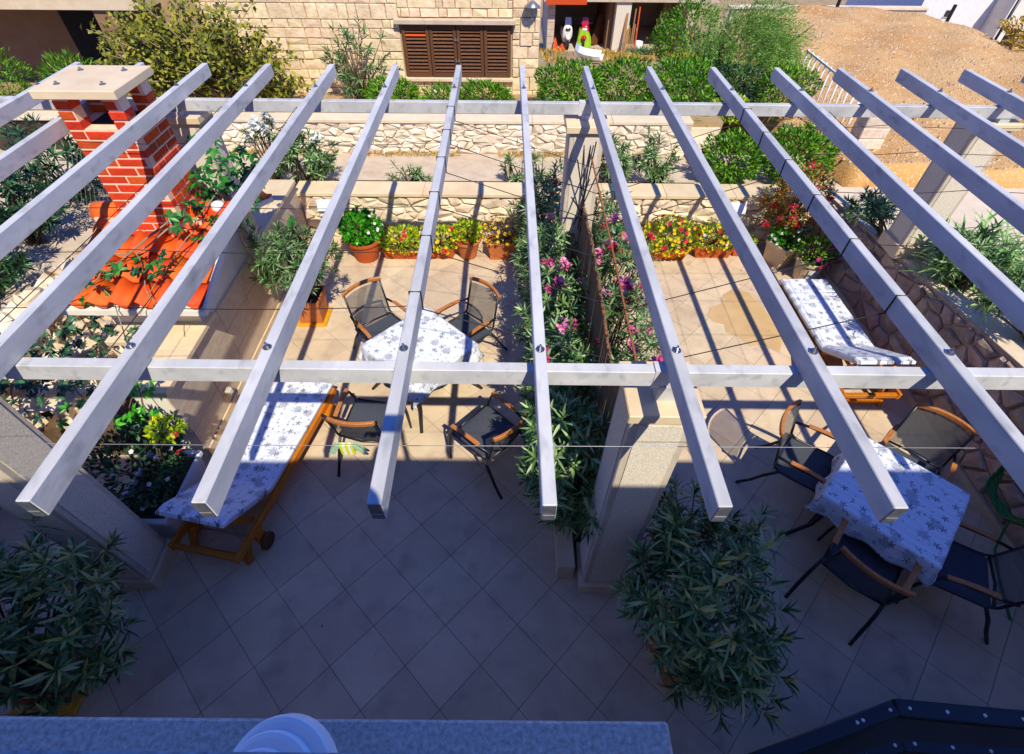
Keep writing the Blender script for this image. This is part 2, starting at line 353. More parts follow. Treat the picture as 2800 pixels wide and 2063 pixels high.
def oleander(name, label, cat, base, cen, rad, n, L=.13, W=.022, m='leaf_oleander', group=None, stems=9, flowers=(), per=13, pot=None, droop=.3, up=.5, thing_=None):
    t = thing_ or thing(name, label, cat, base, 0, group)
    base = np.array(base, float); cen = np.array(cen, float); rad = np.array(rad, float)
    d = unit(n*3); d = d[d[:, 2] > -.75][:n]; rr = rng.uniform(.45, 1.0, len(d))**.6
    nl = max(5, n//9); fi = np.arange(int(nl*1.25)); fz = 1-2*(fi+.5)/len(fi); fa = fi*2.39996+rng.random()*6; lob = np.stack([np.sqrt(1-fz*fz)*np.cos(fa), np.sqrt(1-fz*fz)*np.sin(fa), fz], 1); lob = lob[lob[:, 2] > -.6]; lob = lob*rng.uniform(.62, .95, (len(lob), 1)); pts = cen+d*rad*rr[:, None]; pick = rng.integers(0, len(lob), len(d)); cl = rng.random(len(d)) < .72; pts = np.where(cl[:, None], cen+(lob[pick]+rng.normal(size=d.shape)*.17)*rad, pts); d = (pts-cen)/rad; d = d/(np.linalg.norm(d, axis=1)[:, None]+1e-6); ax = d*np.array([1, 1, .8])+np.array([0, 0, up])+rng.normal(size=d.shape)*.2
    s = MB()
    sel = rng.choice(len(pts), min(len(pts), stems*4), replace=False)
    for i in sel:
        p = pts[i]; b = base+np.array([rng.normal()*.05, rng.normal()*.05, 0]); mid = b*.45+p*.55+np.array([0, 0, .12*rad[2]])
        s.tube([b, mid, p], [.011, .008, .004], 5)
    build('stem', s, 'stem', t, smooth=True)
    rosettes('foliage', pts, ax, L, W, m, t, per=per, droop=droop)
    for fm, k, sz in flowers:
        cand = np.argsort(-(pts[:, 2]+.8*np.abs(rng.normal(size=len(pts)))*rad[2]-.15*pts[:, 1]))[:k]
        flower_heads(t, [pts[i]+ax[i]/np.linalg.norm(ax[i])*.05 for i in cand], sz, fm, n=16, size=sz*.75)
    return t
def pts_seed(d): a = rng.random(3)*6; return np.stack([d[:, 1]*7+d[:, 2]*5+a[0], d[:, 2]*6+d[:, 0]*8+a[1], d[:, 0]*9+d[:, 1]*6+a[2]], 1)
def bush(name, label, cat, cen, rad, n, L, W, m, base=None, group=None, lump=.25, thing_=None, fine=False, stems=5, inner=True, up=.4, stem_m='stem', part='foliage'):
    cen = np.array(cen, float); rad = np.array(rad, float)
    base = base or (cen[0], cen[1], cen[2]-rad[2])
    t = thing_ or thing(name, label, cat, base, 0, group)
    d = unit(n); k = 9; lob = unit(k); f = np.max(d@lob.T, axis=1); rr = (1-lump+lump*1.5*(f-.5))*rng.uniform(.55, 1, n)**.45
    sq = (np.abs(d)**2.25).sum(1)**(-1/2.25); pts = cen+d*rad*(rr*sq)[:, None]+.10*rad*np.sin(pts_seed(d)); pts[:, 2] = np.maximum(pts[:, 2], base[2]+.02)
    dirs = d+np.array([0, 0, up])+rng.normal(size=(n, 3))*.45
    if stems:
        s = MB()
        for i in rng.choice(n, stems*3): s.tube([base, np.array(base)*.5+pts[i]*.5+[0, 0, .05], pts[i]], [.012, .008, .003], 5)
        build('stem', s, stem_m, t, smooth=True)
    leaves(part, pts, dirs, d+rng.normal(size=(n, 3))*.3+[0, 0, .4], L*rng.uniform(.7, 1.25, n), W*rng.uniform(.8, 1.2, n), m, t, droop=.2, fine=fine)
    return t

# stone layouts -----------------------------------------------------
def clip(poly, a, b, c):
    out = []; n = len(poly)
    for i in range(n):
        p, q = poly[i], poly[(i+1) % n]; dp = a*p[0]+b*p[1]-c; dq = a*q[0]+b*q[1]-c
        if dp <= 0: out.append(p)
        if dp*dq < 0:
            t = dp/(dp-dq); out.append((p[0]+(q[0]-p[0])*t, p[1]+(q[1]-p[1])*t))
    return out
def voronoi(W, H, gx, gy, jit=.42, gap=.012):
    pts = []
    nx = max(1, round(W/gx)); ny = max(1, round(H/gy))
    for j in range(ny):
        for i in range(nx):
            pts.append(((i+.5+(.5 if j % 2 else 0)*.9-.22+random.uniform(-jit, jit))*W/nx, (j+.5+random.uniform(-jit, jit))*H/ny))
    res = []
    asp = gx/gy
    for i, p in enumerate(pts):
        poly = [(0, 0), (W, 0), (W, H), (0, H)]
        for j, q in enumerate(pts):
            if i == j or abs(q[0]-p[0]) > 3.2*gx or abs(q[1]-p[1]) > 3.2*gy: continue
            a = (q[0]-p[0])/asp**2; b = q[1]-p[1]; l = math.hypot(a, b)
            a2, b2 = a/l, b/l; c = a2*(p[0]+q[0])/2+b2*(p[1]+q[1])/2-gap/2
            poly = clip(poly, a2, b2, c)
            if len(poly) < 3: break
        if len(poly) >= 3:
            A = abs(sum(poly[k][0]*poly[(k+1) % len(poly)][1]-poly[(k+1) % len(poly)][0]*poly[k][1] for k in range(len(poly))))/2
            if A > .0012: res.append(poly)
    return res
def ashlar(W, H):
    out = []; y = 0
    while y < H-.02:
        h = min(random.choice((.13, .15, .17, .2, .23)), H-y)
        if H-y-h < .07: h = H-y
        x = -random.uniform(0, .2)
        while x < W:
            wd = random.uniform(.2, .5)*(.7 if h < .16 else 1)
            a, b = max(0, x), min(W, x+wd)
            if W-b < .08: b = W; wd = W-x
            if b-a > .03:
                if h > .19 and random.random() < .3:
                    out += [(a, y, b, y+h/2), (a, y+h/2, b, y+h)]
                elif h > .19 and random.random() < .25 and b-a > .3:
                    m_ = a+(b-a)*random.uniform(.35, .65); out += [(a, y, m_, y+h), (m_, y, b, y+h)]
                else: out.append((a, y, b, y+h))
            x += wd
        y += h
    return out
def rectpoly(r, g):
    a, b, c, d = r; return [(a+g, b+g), (c-g, b+g), (c-g, d-g), (a+g, d-g)]

# ================================================================== SETTING
def sheet(name, pts, m, kind='structure', thick=None):
    b = MB(); n = len(pts)
    if thick:
        b.add(list(pts)+[(x, y, z-thick) for x, y, z in pts], [tuple(range(n)), tuple(range(2*n-1, n-1, -1))]+[((i+1) % n, i, n+i, n+(i+1) % n) for i in range(n)])
    else: b.add(pts, [tuple(range(n))])
    return build(name, b, m, kind=kind)
yard = lambda y: .9-(y-10.5)*.219
lot = lambda y: 1.4-.05*y
side = lambda y: .835+(7.3-y)*.097
b = MB(); xs = np.linspace(-160, 160, 33); ys = [-160, -60, -10, 9, 11, 14, 20, 28, 40, 60, 110, 240]
gz = lambda y: -.25 if y < 11 else max(-16, -.25-(y-11)*.21)
b.add([(x, y, gz(y)) for y in ys for x in xs], [(j*33+i, j*33+i+1, (j+1)*33+i+1, (j+1)*33+i) for j in range(len(ys)-1) for i in range(32)])
build('ground', b, 'earth', kind='structure')
sheet('path', [(-12, 7.4, .68), (13, 7.4, .68), (13, 8.8, .68), (-12, 8.8, .68)], 'concrete', thick=.6)
sheet('planting_bed', [(-12, 7.46, .72), (2.9, 7.46, .72), (2.9, 7.72, .715), (-12, 7.72, .715)], 'soil', thick=.1)
sheet('garden_bench', [(-12, 8.9, 1.19), (3.55, 8.9, 1.19), (3.55, 11.2, 1.0), (-12, 11.2, 1.0)], 'earth', thick=1.2)
sheet('side_terrace', [(4.73, -3, side(-3)), (12, -3, side(-3)), (12, 7.4, side(7.4)), (4.73, 7.4, side(7.4))], 'concrete_light', thick=1.6)
sheet('left_yard', [(-14, -3, .98), (-5.05, -3, .98), (-5.05, 7.5, .98), (-14, 7.5, .98)], 'concrete', thick=1.2)
sheet('lower_yard', [(-5.2, 3.0, .42), (-3.45, 3.0, .42), (-3.45, 7.5, .42), (-5.2, 7.5, .42)], 'soil', thick=.6)
sheet('yard', [(.3, 10.9, yard(10.9)), (12, 10.9, yard(10.9)), (14, 40, yard(40)), (.3, 40, yard(40))], 'earth')

# gravel lot: uneven sheet with a crest, real pebbles scattered on the near part
crest = [(5.3, 7.6), (12.5, 7.6), (13.4, 11), (13.3, 15), (13.35, 18.0), (13.0, 20.0), (11.6, 21), (9.6, 20.9), (7.6, 20), (6.0, 17), (5.0, 13.5), (4.9, 10.5), (5.1, 8.9)]
def in_poly(x, y, P_):
    c = False
    for i in range(len(P_)):
        (x1, y1), (x2, y2) = P_[i], P_[i-1]
        if (y1 > y) != (y2 > y) and x < (x2-x1)*(y-y1)/(y2-y1)+x1: c = not c
    return c
def lz(x, y): return lot(y)+.035*math.sin(x*1.7+y*.6)*math.sin(y*1.1)+.03*math.sin(x*3.1-y*2.3)
b = MB(); nx, ny = 60, 64
L_ = [(5.3, 7.62), (5.1, 8.9), (4.9, 10.5), (5.0, 13.5), (6.0, 17), (7.6, 20), (9.6, 20.9), (10.6, 21)]; Rr = [(13.0, 7.62), (13.4, 11), (13.3, 15), (13.35, 18), (13.0, 20), (12.2, 20.8), (11.6, 21)]
for y in np.linspace(7.62, 21, ny):
    xl = np.interp(y, [p[1] for p in L_], [p[0] for p in L_]); xr = np.interp(y, [p[1] for p in Rr], [p[0] for p in Rr])
    for i in range(nx):
        x = xl+(xr-xl)*i/(nx-1); b.v.append((x, y, lz(x, y)))
b.f = [(j*nx+i, j*nx+i+1, (j+1)*nx+i+1, (j+1)*nx+i) for j in range(ny-1) for i in range(nx-1)]
ed = [i for i in range(nx)]+[j*nx+nx-1 for j in range(1, ny)]+[(ny-1)*nx+i for i in range(nx-2, -1, -1)]+[j*nx for j in range(ny-2, 0, -1)]
k0 = len(b.v); b.v += [(b.v[e][0], b.v[e][1], b.v[e][2]-1.6) for e in ed]; m_ = len(ed); b.f += [(ed[(k+1) % m_], ed[k], k0+k, k0+(k+1) % m_) for k in range(m_)]
build('gravel_lot', b, 'gravel_ground', kind='structure', smooth=True)
b = MB(); k = 0
while k < 17000:
    x = random.uniform(4.9, 13.4); y = 7.7+random.random()**1.3*13
    if not in_poly(x, y, crest): continue
    s = random.uniform(.012, .03)*random.choice((1, 1, 1, 1.6)); a = random.random()*6.28; z = lz(x, y)
    b.add([(x+s*math.cos(a+t)*random.uniform(.7, 1.2), y+s*math.sin(a+t), z-.004) for t in (0, 2.1, 4.2)]+[(x, y, z+s*random.uniform(.5, .9))], [(0, 1, 3), (1, 2, 3), (2, 0, 3)]); k += 1
tag(build('gravel', b, 'gravel'), 'loose pale stones strewn over the ochre gravel lot', 'gravel', kind='stuff')

# terrace floor: diagonal square tiles over a dark bed
floor = build('terrace_floor', MB().box(-5.0, .0, -.2, 4.72, 7.12, -.005), 'grout', kind='structure')
ta = 0.77042; S_ = .42875; d1 = np.array([math.cos(ta), -math.sin(ta)]); d2 = np.array([math.sin(ta), math.cos(ta)]); t0 = np.array([-1.4409, 1.6143])
cells = []
for i in range(-30, 30):
    for j in range(-30, 30):
        g = .0022
        q = [t0+S_*((i+a)*d1+(j+c)*d2) for a, c in ((g/S_, g/S_), (1-g/S_, g/S_), (1-g/S_, 1-g/S_), (g/S_, 1-g/S_))]
        for (x0, y0, x1, y1) in ((-3.18, .1, .43, 7.1), (.43, .1, 1.22, 2.0), (1.22, .1, 4.72, 7.1), (-5, .1, -3.182, 3.0)):
            p = [tuple(v) for v in q]
            for (a, bb, c) in ((-1, 0, -x0), (1, 0, x1), (0, -1, -y0), (0, 1, y1)):
                p = clip(p, a, bb, c)
                if len(p) < 3: break
            if len(p) >= 3:
                A = abs(sum(p[k][0]*p[k-1][1]-p[k-1][0]*p[k][1] for k in range(len(p))))/2
                if A > .0006: cells.append((A, p))
cells.sort(key=lambda c: -c[0]-(0.2 if c[0] > .02 else 0))
rest = MB()
for k, (A, p) in enumerate(cells):
    dz = random.uniform(-.0006, .0006)
    if A < 0: continue
    if k < 298:
        build('tile', MB().prism(p[::1] if sum(p[m][0]*p[(m+1) % len(p)][1]-p[(m+1) % len(p)][0]*p[m][1] for m in range(len(p))) > 0 else p[::-1], -.008, dz), 'tile', floor)
    else: rest.prism(p if sum(p[m][0]*p[(m+1) % len(p)][1]-p[(m+1) % len(p)][0]*p[m][1] for m in range(len(p))) > 0 else p[::-1], -.008, dz)
build('cut_tiles', rest, 'tile', floor, kind='stuff')
# a damp stain where water was poured
stp = [(2.72, 5.35), (2.80, 5.52), (2.98, 5.60), (3.06, 5.80), (3.22, 5.92), (3.44, 5.86), (3.56, 5.4), (3.60, 4.9), (3.46, 4.62), (3.30, 4.78), (3.12, 4.74), (3.02, 4.92), (2.88, 5.0), (2.90, 5.16), (2.76, 5.22)]
mat('wet_tile', '#c6a678', '#b8986a', scale=4, rough=.3)
tag(build('water_stain', MB().prism(stp, .0012, .0032), 'wet_tile'), 'darker damp patch on the sunny terrace tiles', 'water stain')

# ---- retaining walls of the sunken terrace
def stone_wall(t, fn, W, H, gx, gy, m, gap=.022, depth=.03, ch=.016, jit=.012, topfn=None, name='stone', vj=.42):
    for p in voronoi(W, H, gx, gy, jit=vj, gap=gap):
        if topfn:
            if max(v-topfn(u) for u, v in p) > 0:
                us = [u for u, v in p]; c = (topfn(min(us))+topfn(max(us)))/2; p = clip(p, 0, 1, c-.01)
                if len(p) < 3: continue
        build(name, MB().prism(p, -.02, depth*random.uniform(.6, 1.2), fn, ch=ch, jit=jit), m, t)
fw = thing('garden_wall', 'low pale rubble wall with flat capstones at the far end of the terrace', 'wall', (0, 7.2, 0))
build('core', MB().box(-3.18, 7.1, 0, 4.73, 7.40, .79), 'mortar', fw)
build('skirting', MB().box(-3.17, 7.06, 0, 4.71, 7.1, .09), 'limestone', fw)
stone_wall(fw, lambda u, v, w_: (-3.17+u, 7.1-w_, .10+v), 7.88, .68, .235, .145, 'rubble', jit=.018, vj=.48)
x = -3.25
while x < 4.7:
    wd = min(random.uniform(.85, 1.1), 4.78-x)
    build('capstone', MB().box(x+.002, 7.05, .792, x+wd-.002, 7.43, .845), 'cap_stone', fw, bevel=.004); x += wd
rw = thing('garden_wall', 'shaded reddish stone wall along the right side of the terrace', 'wall', (4.8, 4, 0))
b = MB(); b.add([(4.72, .1, 0), (4.72, 7.1, 0), (4.72, 7.1, side(7.1)), (4.72, .1, side(.1)), (5.0, .1, 0), (5.0, 7.1, 0), (5.0, 7.1, side(7.1)-.02), (5.0, .1, side(.1)-.02)], [(0, 3, 2, 1), (4, 5, 6, 7), (0, 4, 7, 3), (1, 2, 6, 5), (3, 7, 6, 2)])
build('core', b, 'mortar_grey', rw)
build('skirting', MB().box(4.67, .1, 0, 4.72, 7.06, .09), 'limestone', rw)
stone_wall(rw, lambda u, v, w_: (4.72-w_, .15+u, .10+v), 6.9, 1.38, .27, .20, 'rubble_pink', topfn=lambda u: side(.15+u)-.14, gap=.026, vj=.5, jit=.018, depth=.035)
lw = thing('garden_wall', 'low tile-clad wall with cream coping on the left of the terrace', 'wall', (-3.3, 5, 0))
build('core', MB().box(-3.5, 3.0, 0, -3.195, 7.1, 1.0), 'white_plaster', lw)
y = 3.0
while y < 7.1:
    h = 0
    for z0, z1 in ((.1, .40), (.405, .70), (.705, .995)):
        y1 = min(y+.6, 7.1)
        build('cladding_tile', MB().box(-3.2, y+.004, z0, -3.182, y1-.004, z1), 'slate_tile', lw)
    y += .6
build('skirting', MB().box(-3.2, 3.0, 0, -3.165, 7.06, .1), 'limestone', lw)
for y0, y1 in ((2.98, 3.55), (3.553, 4.12), (5.56, 6.3), (6.303, 7.04)): build('capstone', MB().box(-3.56, y0, 1.002, -3.14, y1, 1.055), 'cap_stone', lw, bevel=.004)
so_ = thing('wall_socket', 'small cream outdoor socket box on the tile-clad wall', 'socket', (-3.18, 3.68, .26))
build('box', MB().box(-3.182, 3.64, .22, -3.13, 3.72, .30), 'cream_plastic', so_, bevel=.005); build('lid', MB().box(-3.13, 3.645, .225, -3.122, 3.715, .285), 'white_plastic', so_)
for xx, lb in ((-2.80, 'recessed wall light at the left end of the far rubble wall'), (3.42, 'recessed wall light near the red shrub on the far rubble wall')):
    t = thing('wall_light', lb, 'wall light', (xx, 7.07, .6), 0, 'recessed lights in the far wall')
    build('frame', MB().box(xx-.13, 7.035, .47, xx+.13, 7.075, .735), 'white_plastic', t, bevel=.006)
    build('hood', MB().add([(xx-.11, 7.034, .72), (xx+.11, 7.034, .72), (xx+.11, 6.97, .60), (xx-.11, 6.97, .60), (xx-.11, 7.034, .59), (xx+.11, 7.034, .59)], [(0, 1, 2, 3), (3, 2, 5, 4), (0, 3, 4), (1, 5, 2), (0, 4, 5, 1)]), 'white_plastic', t)
    build('diffuser', MB().box(xx-.10, 7.03, .49, xx+.10, 7.04, .585), 'white_paint', t)

# planter of the hedge between the two terraces
pl = thing('planter', 'long low stone planter running between the two halves of the terrace', 'planter', (.82, 4.5, 0))
build('curb', MB().box(.43, 1.73, 0, .58, 7.05, .25), 'limestone', pl, bevel=.006)
build('curb', MB().box(1.09, 2.02, 0, 1.22, 7.05, .25), 'limestone', pl, bevel=.006)
build('soil', MB().box(.585, 2.02, 0, 1.085, 7.05, .19), 'soil', pl)

# stone columns of the pergola
def column(cx, cy, z0, ztop, label, capw=.44, cap_h=.065, w=.34, plinth=True):
    t = thing('stone_column', label, 'column', (cx, cy, z0), 0, 'stone columns under the pergola')
    h = w/2; zc = ztop-cap_h
    build('shaft', MB().box(cx-h, cy-h, z0, cx+h, cy+h, zc), 'column_plaster', t, bevel=.006)
    zb = z0+(.19 if plinth else .04)
    p = .006
    for sx, sy in ((0, -1), (-1, 0), (1, 0), (0, 1)):
        e = h-.045
        if sx == 0: bb = (cx-e, cy+sy*h-(p if sy < 0 else -.0), zb+.02, cx+e, cy+sy*h+(p if sy > 0 else 0), zc-.05)
        else: bb = (cx+sx*h-(p if sx < 0 else 0), cy-e, zb+.02, cx+sx*h+(p if sx > 0 else 0), cy+e, zc-.05)
        build('roughcast_panel', MB().box(*bb), 'roughcast', t)
    c = capw/2
    build('cap', MB().box(cx-c, cy-c, zc, cx+c, cy+c, ztop), 'cap_stone', t, bevel=.006)
    if plinth: build('plinth', MB().box(cx-h-.03, cy-h-.03, z0, cx+h+.03, cy+h+.03, z0+.17), 'limestone', t, bevel=.01)
    return t
column(.815, 1.80, 0, 2.54, 'tall stone column between the two terraces beside the big potted oleander', capw=.40)
column(-3.265, 1.80, 0, 2.54, 'stone column at the left by the sun lounger with the blue-shaded back', capw=.40)
column(.74, 5.27, 0, 2.60, 'stone column behind the reed screen in the middle of the pergola', capw=.42)
column(-3.30, 5.42, .4, 2.60, 'stone column behind the brick chimney', capw=.42)
column(4.83, 5.42, side(5.42), 2.60, 'stone column on the raised side terrace at the right', capw=.42)

# ---- pergola of galvanised steel: rafters bolted over two cross beams
pg = thing('pergola', 'grey galvanised steel pergola frame of long rafters over two cross beams', 'pergola', (.8, 3.5, 2.6))
def rx(i, y): return .146+.659*i-.0099*(y-1.7445)
def rafter(i, y0, y1, bolts):
    a = (rx(i, y0), y0, 2.8135); c = (rx(i, y1), y1, 2.8135)
    o = build('rafter', MB().bar(a, c, .056, .118), 'steel', pg, bevel=.004)
    q = build('end_cap', MB().bar((a[0], y0-.004, 2.8135), (a[0], y0-.001, 2.8135), .05, .108), 'steel_cap', o)
    q2 = build('end_cap', MB().bar((a[0], y0-.006, 2.80), (a[0], y0-.003, 2.80), .046, .004), 'wire_light', o)
    for y in bolts:
        x = rx(i, y); m = MB().lathe([(.0, .012), (.011, .012), (.011, .0), (.022, .0), (.022, -.004), (0, -.004)], 10, (x, y, 2.878)); m.tube([(x, y, 2.88), (x, y, 2.905)], .006, 6)
        build('bolt', m, 'bolt', o)
for i in range(-7, 9):
    rafter(i, .92, 5.93, (1.745, 5.268))
ys_ = lambda x: -.0038*(x-.146)
for y, zz, segs in ((1.745, 2.70, [(-4.4, 5.6)]), (5.268, 2.70, [(-6.0, 5.9)])):
    for x0, x1 in segs: build('cross_beam', MB().bar((x0, y+ys_(x0), zz), (x1, y+ys_(x1), zz), .062, .105), 'steel', pg, bevel=.004)
for cx, cy, zt in ((.815, 1.745, 2.54), (-3.265, 1.745, 2.54), (.74, 5.268, 2.60), (-3.3, 5.268, 2.6), (4.83, 5.268, 2.6)):
    build('bracket', MB().box(cx-.05, cy-.04, zt, cx+.05, cy+.04, 2.646), 'steel', pg)
    build('joint_plate', MB().box(cx-.09, cy-.036, 2.64, cx-.03, cy+.036, 2.762), 'steel', pg)

# ---- brick barbecue with tiled roof and chimney
bq = thing('brick_barbecue', 'outdoor barbecue with orange tiled roof and tall red brick chimney', 'barbecue', (-3.5, 4.6, .2))
build('body', MB().box(-4.12, 3.95, .2, -3.20, 5.45, 1.44), 'white_plaster', bq)
build('counter', MB().box(-4.08, 3.66, .98, -3.55, 4.1, 1.04), 'limestone', bq, bevel=.006)
RX0, RX1, EY, RY, BY, EZ, RZ_ = -4.195, -2.89, 3.67, 4.74, 5.72, 1.476, 1.83
T_ = .055; prof_ = [(EY, EZ), (RY, RZ_), (BY, EZ+.02), (BY, EZ+.02-T_), (RY, RZ_-T_), (EY, EZ-T_)]
roof = build('roof', MB().add([(x, y, z) for x in (RX0, RX1) for y, z in prof_], [(0, 6, 7, 1), (1, 7, 8, 2), (2, 8, 9, 3), (3, 9, 10, 4), (4, 10, 11, 5), (5, 11, 6, 0), (0, 1, 4, 5), (1, 2, 3, 4), (7, 6, 11, 10), (8, 7, 10, 9)]), 'white_plaster', bq)
build('gable', MB().add([(x, y, z) for x in (-4.10, -3.22) for y, z in ((3.97, 1.441), (RY, RZ_-T_-.01), (5.43, 1.52), (5.43, 1.441))], [(0, 1, 2, 3), (7, 6, 5, 4), (0, 4, 5, 1), (1, 5, 6, 2), (2, 6, 7, 3)]), 'white_plaster', bq)
def s_tile(x, y0, y1, z0, z1, wd):
    """one wavy pan-and-roll tile with a thick lower edge"""
    V = []; n = 11
    for yy, zz in ((y0, z0), (y1, z1)):
        for side_ in (1, 0):
            for k in range(n):
                t = k/(n-1); h = .062*max(0, math.sin(math.pi*min(1, t/.62)))-.014*(1 if t > .62 else 0)
                V.append((x+wd*t, yy, zz+h+(.016 if side_ else 0)))
    F = []
    for k in range(n-1): F += [(k, k+1, 2*n+k+1, 2*n+k), (n+k+1, n+k, 3*n+k, 3*n+k+1), (k+1, k, n+k, n+k+1), (2*n+k, 2*n+k+1, 3*n+k+1, 3*n+k)]
    return MB().add(V, F)
nr = 4; ln = 1.09/nr; sl = (RZ_-EZ)/(RY-EY); tw = 1.29/6
for side_ in (0, 1):
    for r_ in range(nr):
        for c in range(6):
            jx, jz = random.uniform(-.004, .004), random.uniform(0, .006)
            if side_ == 0:
                ya = EY-.035+r_*ln; o = s_tile(RX0+.01+c*tw+jx, ya, ya+ln+.05, EZ+.03+r_*ln*sl+jz, EZ+.008+(r_+1)*ln*sl, tw-.004)
            else:
                if r_ > 2: continue
                ya = BY+.035-r_*ln; o = s_tile(RX0+.01+c*tw+jx, ya, ya-ln-.05, EZ+.04+r_*ln*sl+jz, EZ+.018+(r_+1)*ln*sl, tw-.004)
            build('roof_tile', o, 'roof_tile', roof, smooth=True)
cx0, cx1, cy0, cy1 = -3.782, -3.228, 4.45, 4.96; ztop = 3.056
for x0, x1 in ((-4.24, -3.96), (-3.965, -3.70), (-3.30, -3.06), (-3.065, -2.86)):          # ridge
    m = MB(); m.tube([(x0, 4.72, RZ_+.02), (x1, 4.72, RZ_+.02)], [.115, .13], 14); build('ridge_tile', m, 'roof_tile', roof, smooth=True)
build('mortar_line', MB().box(RX0, 4.58, RZ_-.05, RX1-.02, 4.87, RZ_+.04), 'brick_mortar', bq)
build('ridge_end', MB().lathe([(0, .0), (.055, 0), (.07, .045), (.055, .09), (0, .11)], 12, (-2.95, 4.69, RZ_+.07)), 'white_plastic', bq, smooth=True)
build('fascia', MB().box(RX0-.02, EY-.045, EZ-.056, RX1+.03, EY-.012, EZ+.005), 'white_plaster', bq)
build('fascia', MB().add([(RX1+.003, EY-.01, EZ-.056), (RX1+.003, RY, RZ_-.045), (RX1+.003, RY, RZ_+.03), (RX1+.003, EY-.01, EZ+.018), (RX1+.03, EY-.01, EZ-.056), (RX1+.03, RY, RZ_-.045), (RX1+.03, RY, RZ_+.03), (RX1+.03, EY-.01, EZ+.018)], [(0, 1, 2, 3), (4, 7, 6, 5), (0, 4, 5, 1), (3, 2, 6, 7), (0, 3, 7, 4), (1, 5, 6, 2)]), 'white_plaster', bq)
OP = 2.79
ch = build('chimney', MB().box(cx0+.003, cy0+.003, 1.45, cx1-.003, cy1-.003, OP), 'brick_mortar', bq)
build('flue', MB().box(cx0+.13, cy0+.11, OP-.005, cx1-.13, cy1-.11, OP+.008), 'dark', bq)
course = .080; bl = .262; nb = 0
for k in range(int((ztop-1.51)/course)+1):
    z0 = 1.51+k*course; z1 = z0+course-.018
    if z1 > ztop: break
    top = z0 > OP-.005
    off = (k % 2)*bl/2
    def run(a0, a1):
        out = []; a = a0-off
        while a < a1-.01:
            l, r_ = max(a, a0), min(a+bl-.016, a1)
            if r_-l > .03: out.append((l, r_))
            a += bl
        return out
    j_ = lambda: random.uniform(0, .005)
    for l, r_ in run(cx0, cx1):
        if top:
            for a, c in ((max(l, cx0), min(r_, cx0+.135)), (max(l, cx1-.135), min(r_, cx1))):
                if c-a > .02: build('brick', MB().box(a, cy0-j_(), z0, c, cy0+.135, z1), 'brick', ch, bevel=.003); build('brick', MB().box(a, cy1-.135, z0, c, cy1+j_(), z1), 'brick', ch, bevel=.003)
        elif z0 > 1.6: build('brick', MB().box(l, cy0-j_(), z0, r_, cy0+.07, z1), 'brick', ch, bevel=.003)
    if not top:
        for l, r_ in run(cy0+.075, cy1):
            build('brick', MB().box(cx1-.07, l, z0, cx1+j_(), r_, z1), 'brick', ch, bevel=.003)
            build('brick', MB().box(cx0-j_(), l, z0, cx0+.07, r_, z1), 'brick', ch, bevel=.003)
for a, c in ((cx0+.006, cy0+.006), (cx1-.128, cy0+.006), (cx0+.006, cy1-.128), (cx1-.128, cy1-.128)): build('corner_mortar', MB().box(a, c, OP-.003, a+.122, c+.122, ztop-.003), 'brick_mortar', ch)
capc = build('chimney_cap', MB().box(-3.845, 4.36, ztop, -3.165, 4.985, ztop+.068), 'cap_stone', bq, bevel=.006)
for x, y in ((-3.70, 4.51), (-3.325, 4.51), (-3.70, 4.85), (-3.325, 4.85)):
    m = MB().lathe([(.026, 0), (.026, .005), (.011, .006), (.011, .022), (0, .022)], 10, (x, y, ztop+.068)); build('bolt', m, 'bolt', capc)

# ---- natural rock bank at the left
rk = thing('rock_wall', 'rough natural rock bank below the dark oleanders at the left', 'rock wall', (-4.8, 4, .4))
def rock_strip(path, drop, wid, seed, n=46, m=13):
    rs = np.random.default_rng(seed); V = []
    for i in range(n):
        t = i/(n-1)*(len(path)-1); k = min(int(t), len(path)-2); f = t-k
        p = np.array(path[k])*(1-f)+np.array(path[k+1])*f
        for j in range(m):
            s = j/(m-1); a = rs.normal(size=3)*.035*(0.4 if j in (0, m-1) else 1)
            ledge = .10*math.sin(i*.9+j*1.7)+.07*math.sin(i*2.1-j*.8)
            V.append((p[0]+wid*(s+.16*math.sin(s*6.3))+a[0]+ledge*.4, p[1]+a[1]*1.6, p[2]-drop*s**1.15+a[2]+ledge*.35))
    return MB().add(V, [(i*m+j, i*m+j+1, (i+1)*m+j+1, (i+1)*m+j) for i in range(n-1) for j in range(m-1)])
build('rock_face', rock_strip([(-5.15, 6.3, 1.12), (-5.0, 5.4, 1.18), (-5.1, 4.6, 1.2), (-5.25, 3.9, 1.18), (-5.3, 2.6, 1.1)], .78, .55, 3), 'rock', rk)
build('rock_foot', rock_strip([(-4.75, 5.2, .75), (-4.7, 4.2, .8), (-4.8, 3.0, .72)], .5, .85, 5, n=34), 'rock', rk)
fc = thing('wire_fence', 'sagging chain-link fence beside the brick chimney', 'fence', (-5.2, 6.4, 1))
m = MB(); 
for k in range(34):
    a = k*.06; 
    for s_ in (1, -1):
        x0 = -5.3+ (a if s_ > 0 else a); p0 = (-5.5+.02*k, 5.7+a, 1.0); p1 = (-5.5+.02*k, 5.7+a+s_*.6, 1.75)
        m.tube([p0, p1], .0035, 3, cap=False)
build('mesh', m, 'wire', fc); m = MB().tube([(-5.1, 7.35, .95), (-4.95, 7.3, 1.9)], .025, 8); build('post', m, 'stem_pale', fc, smooth=True)

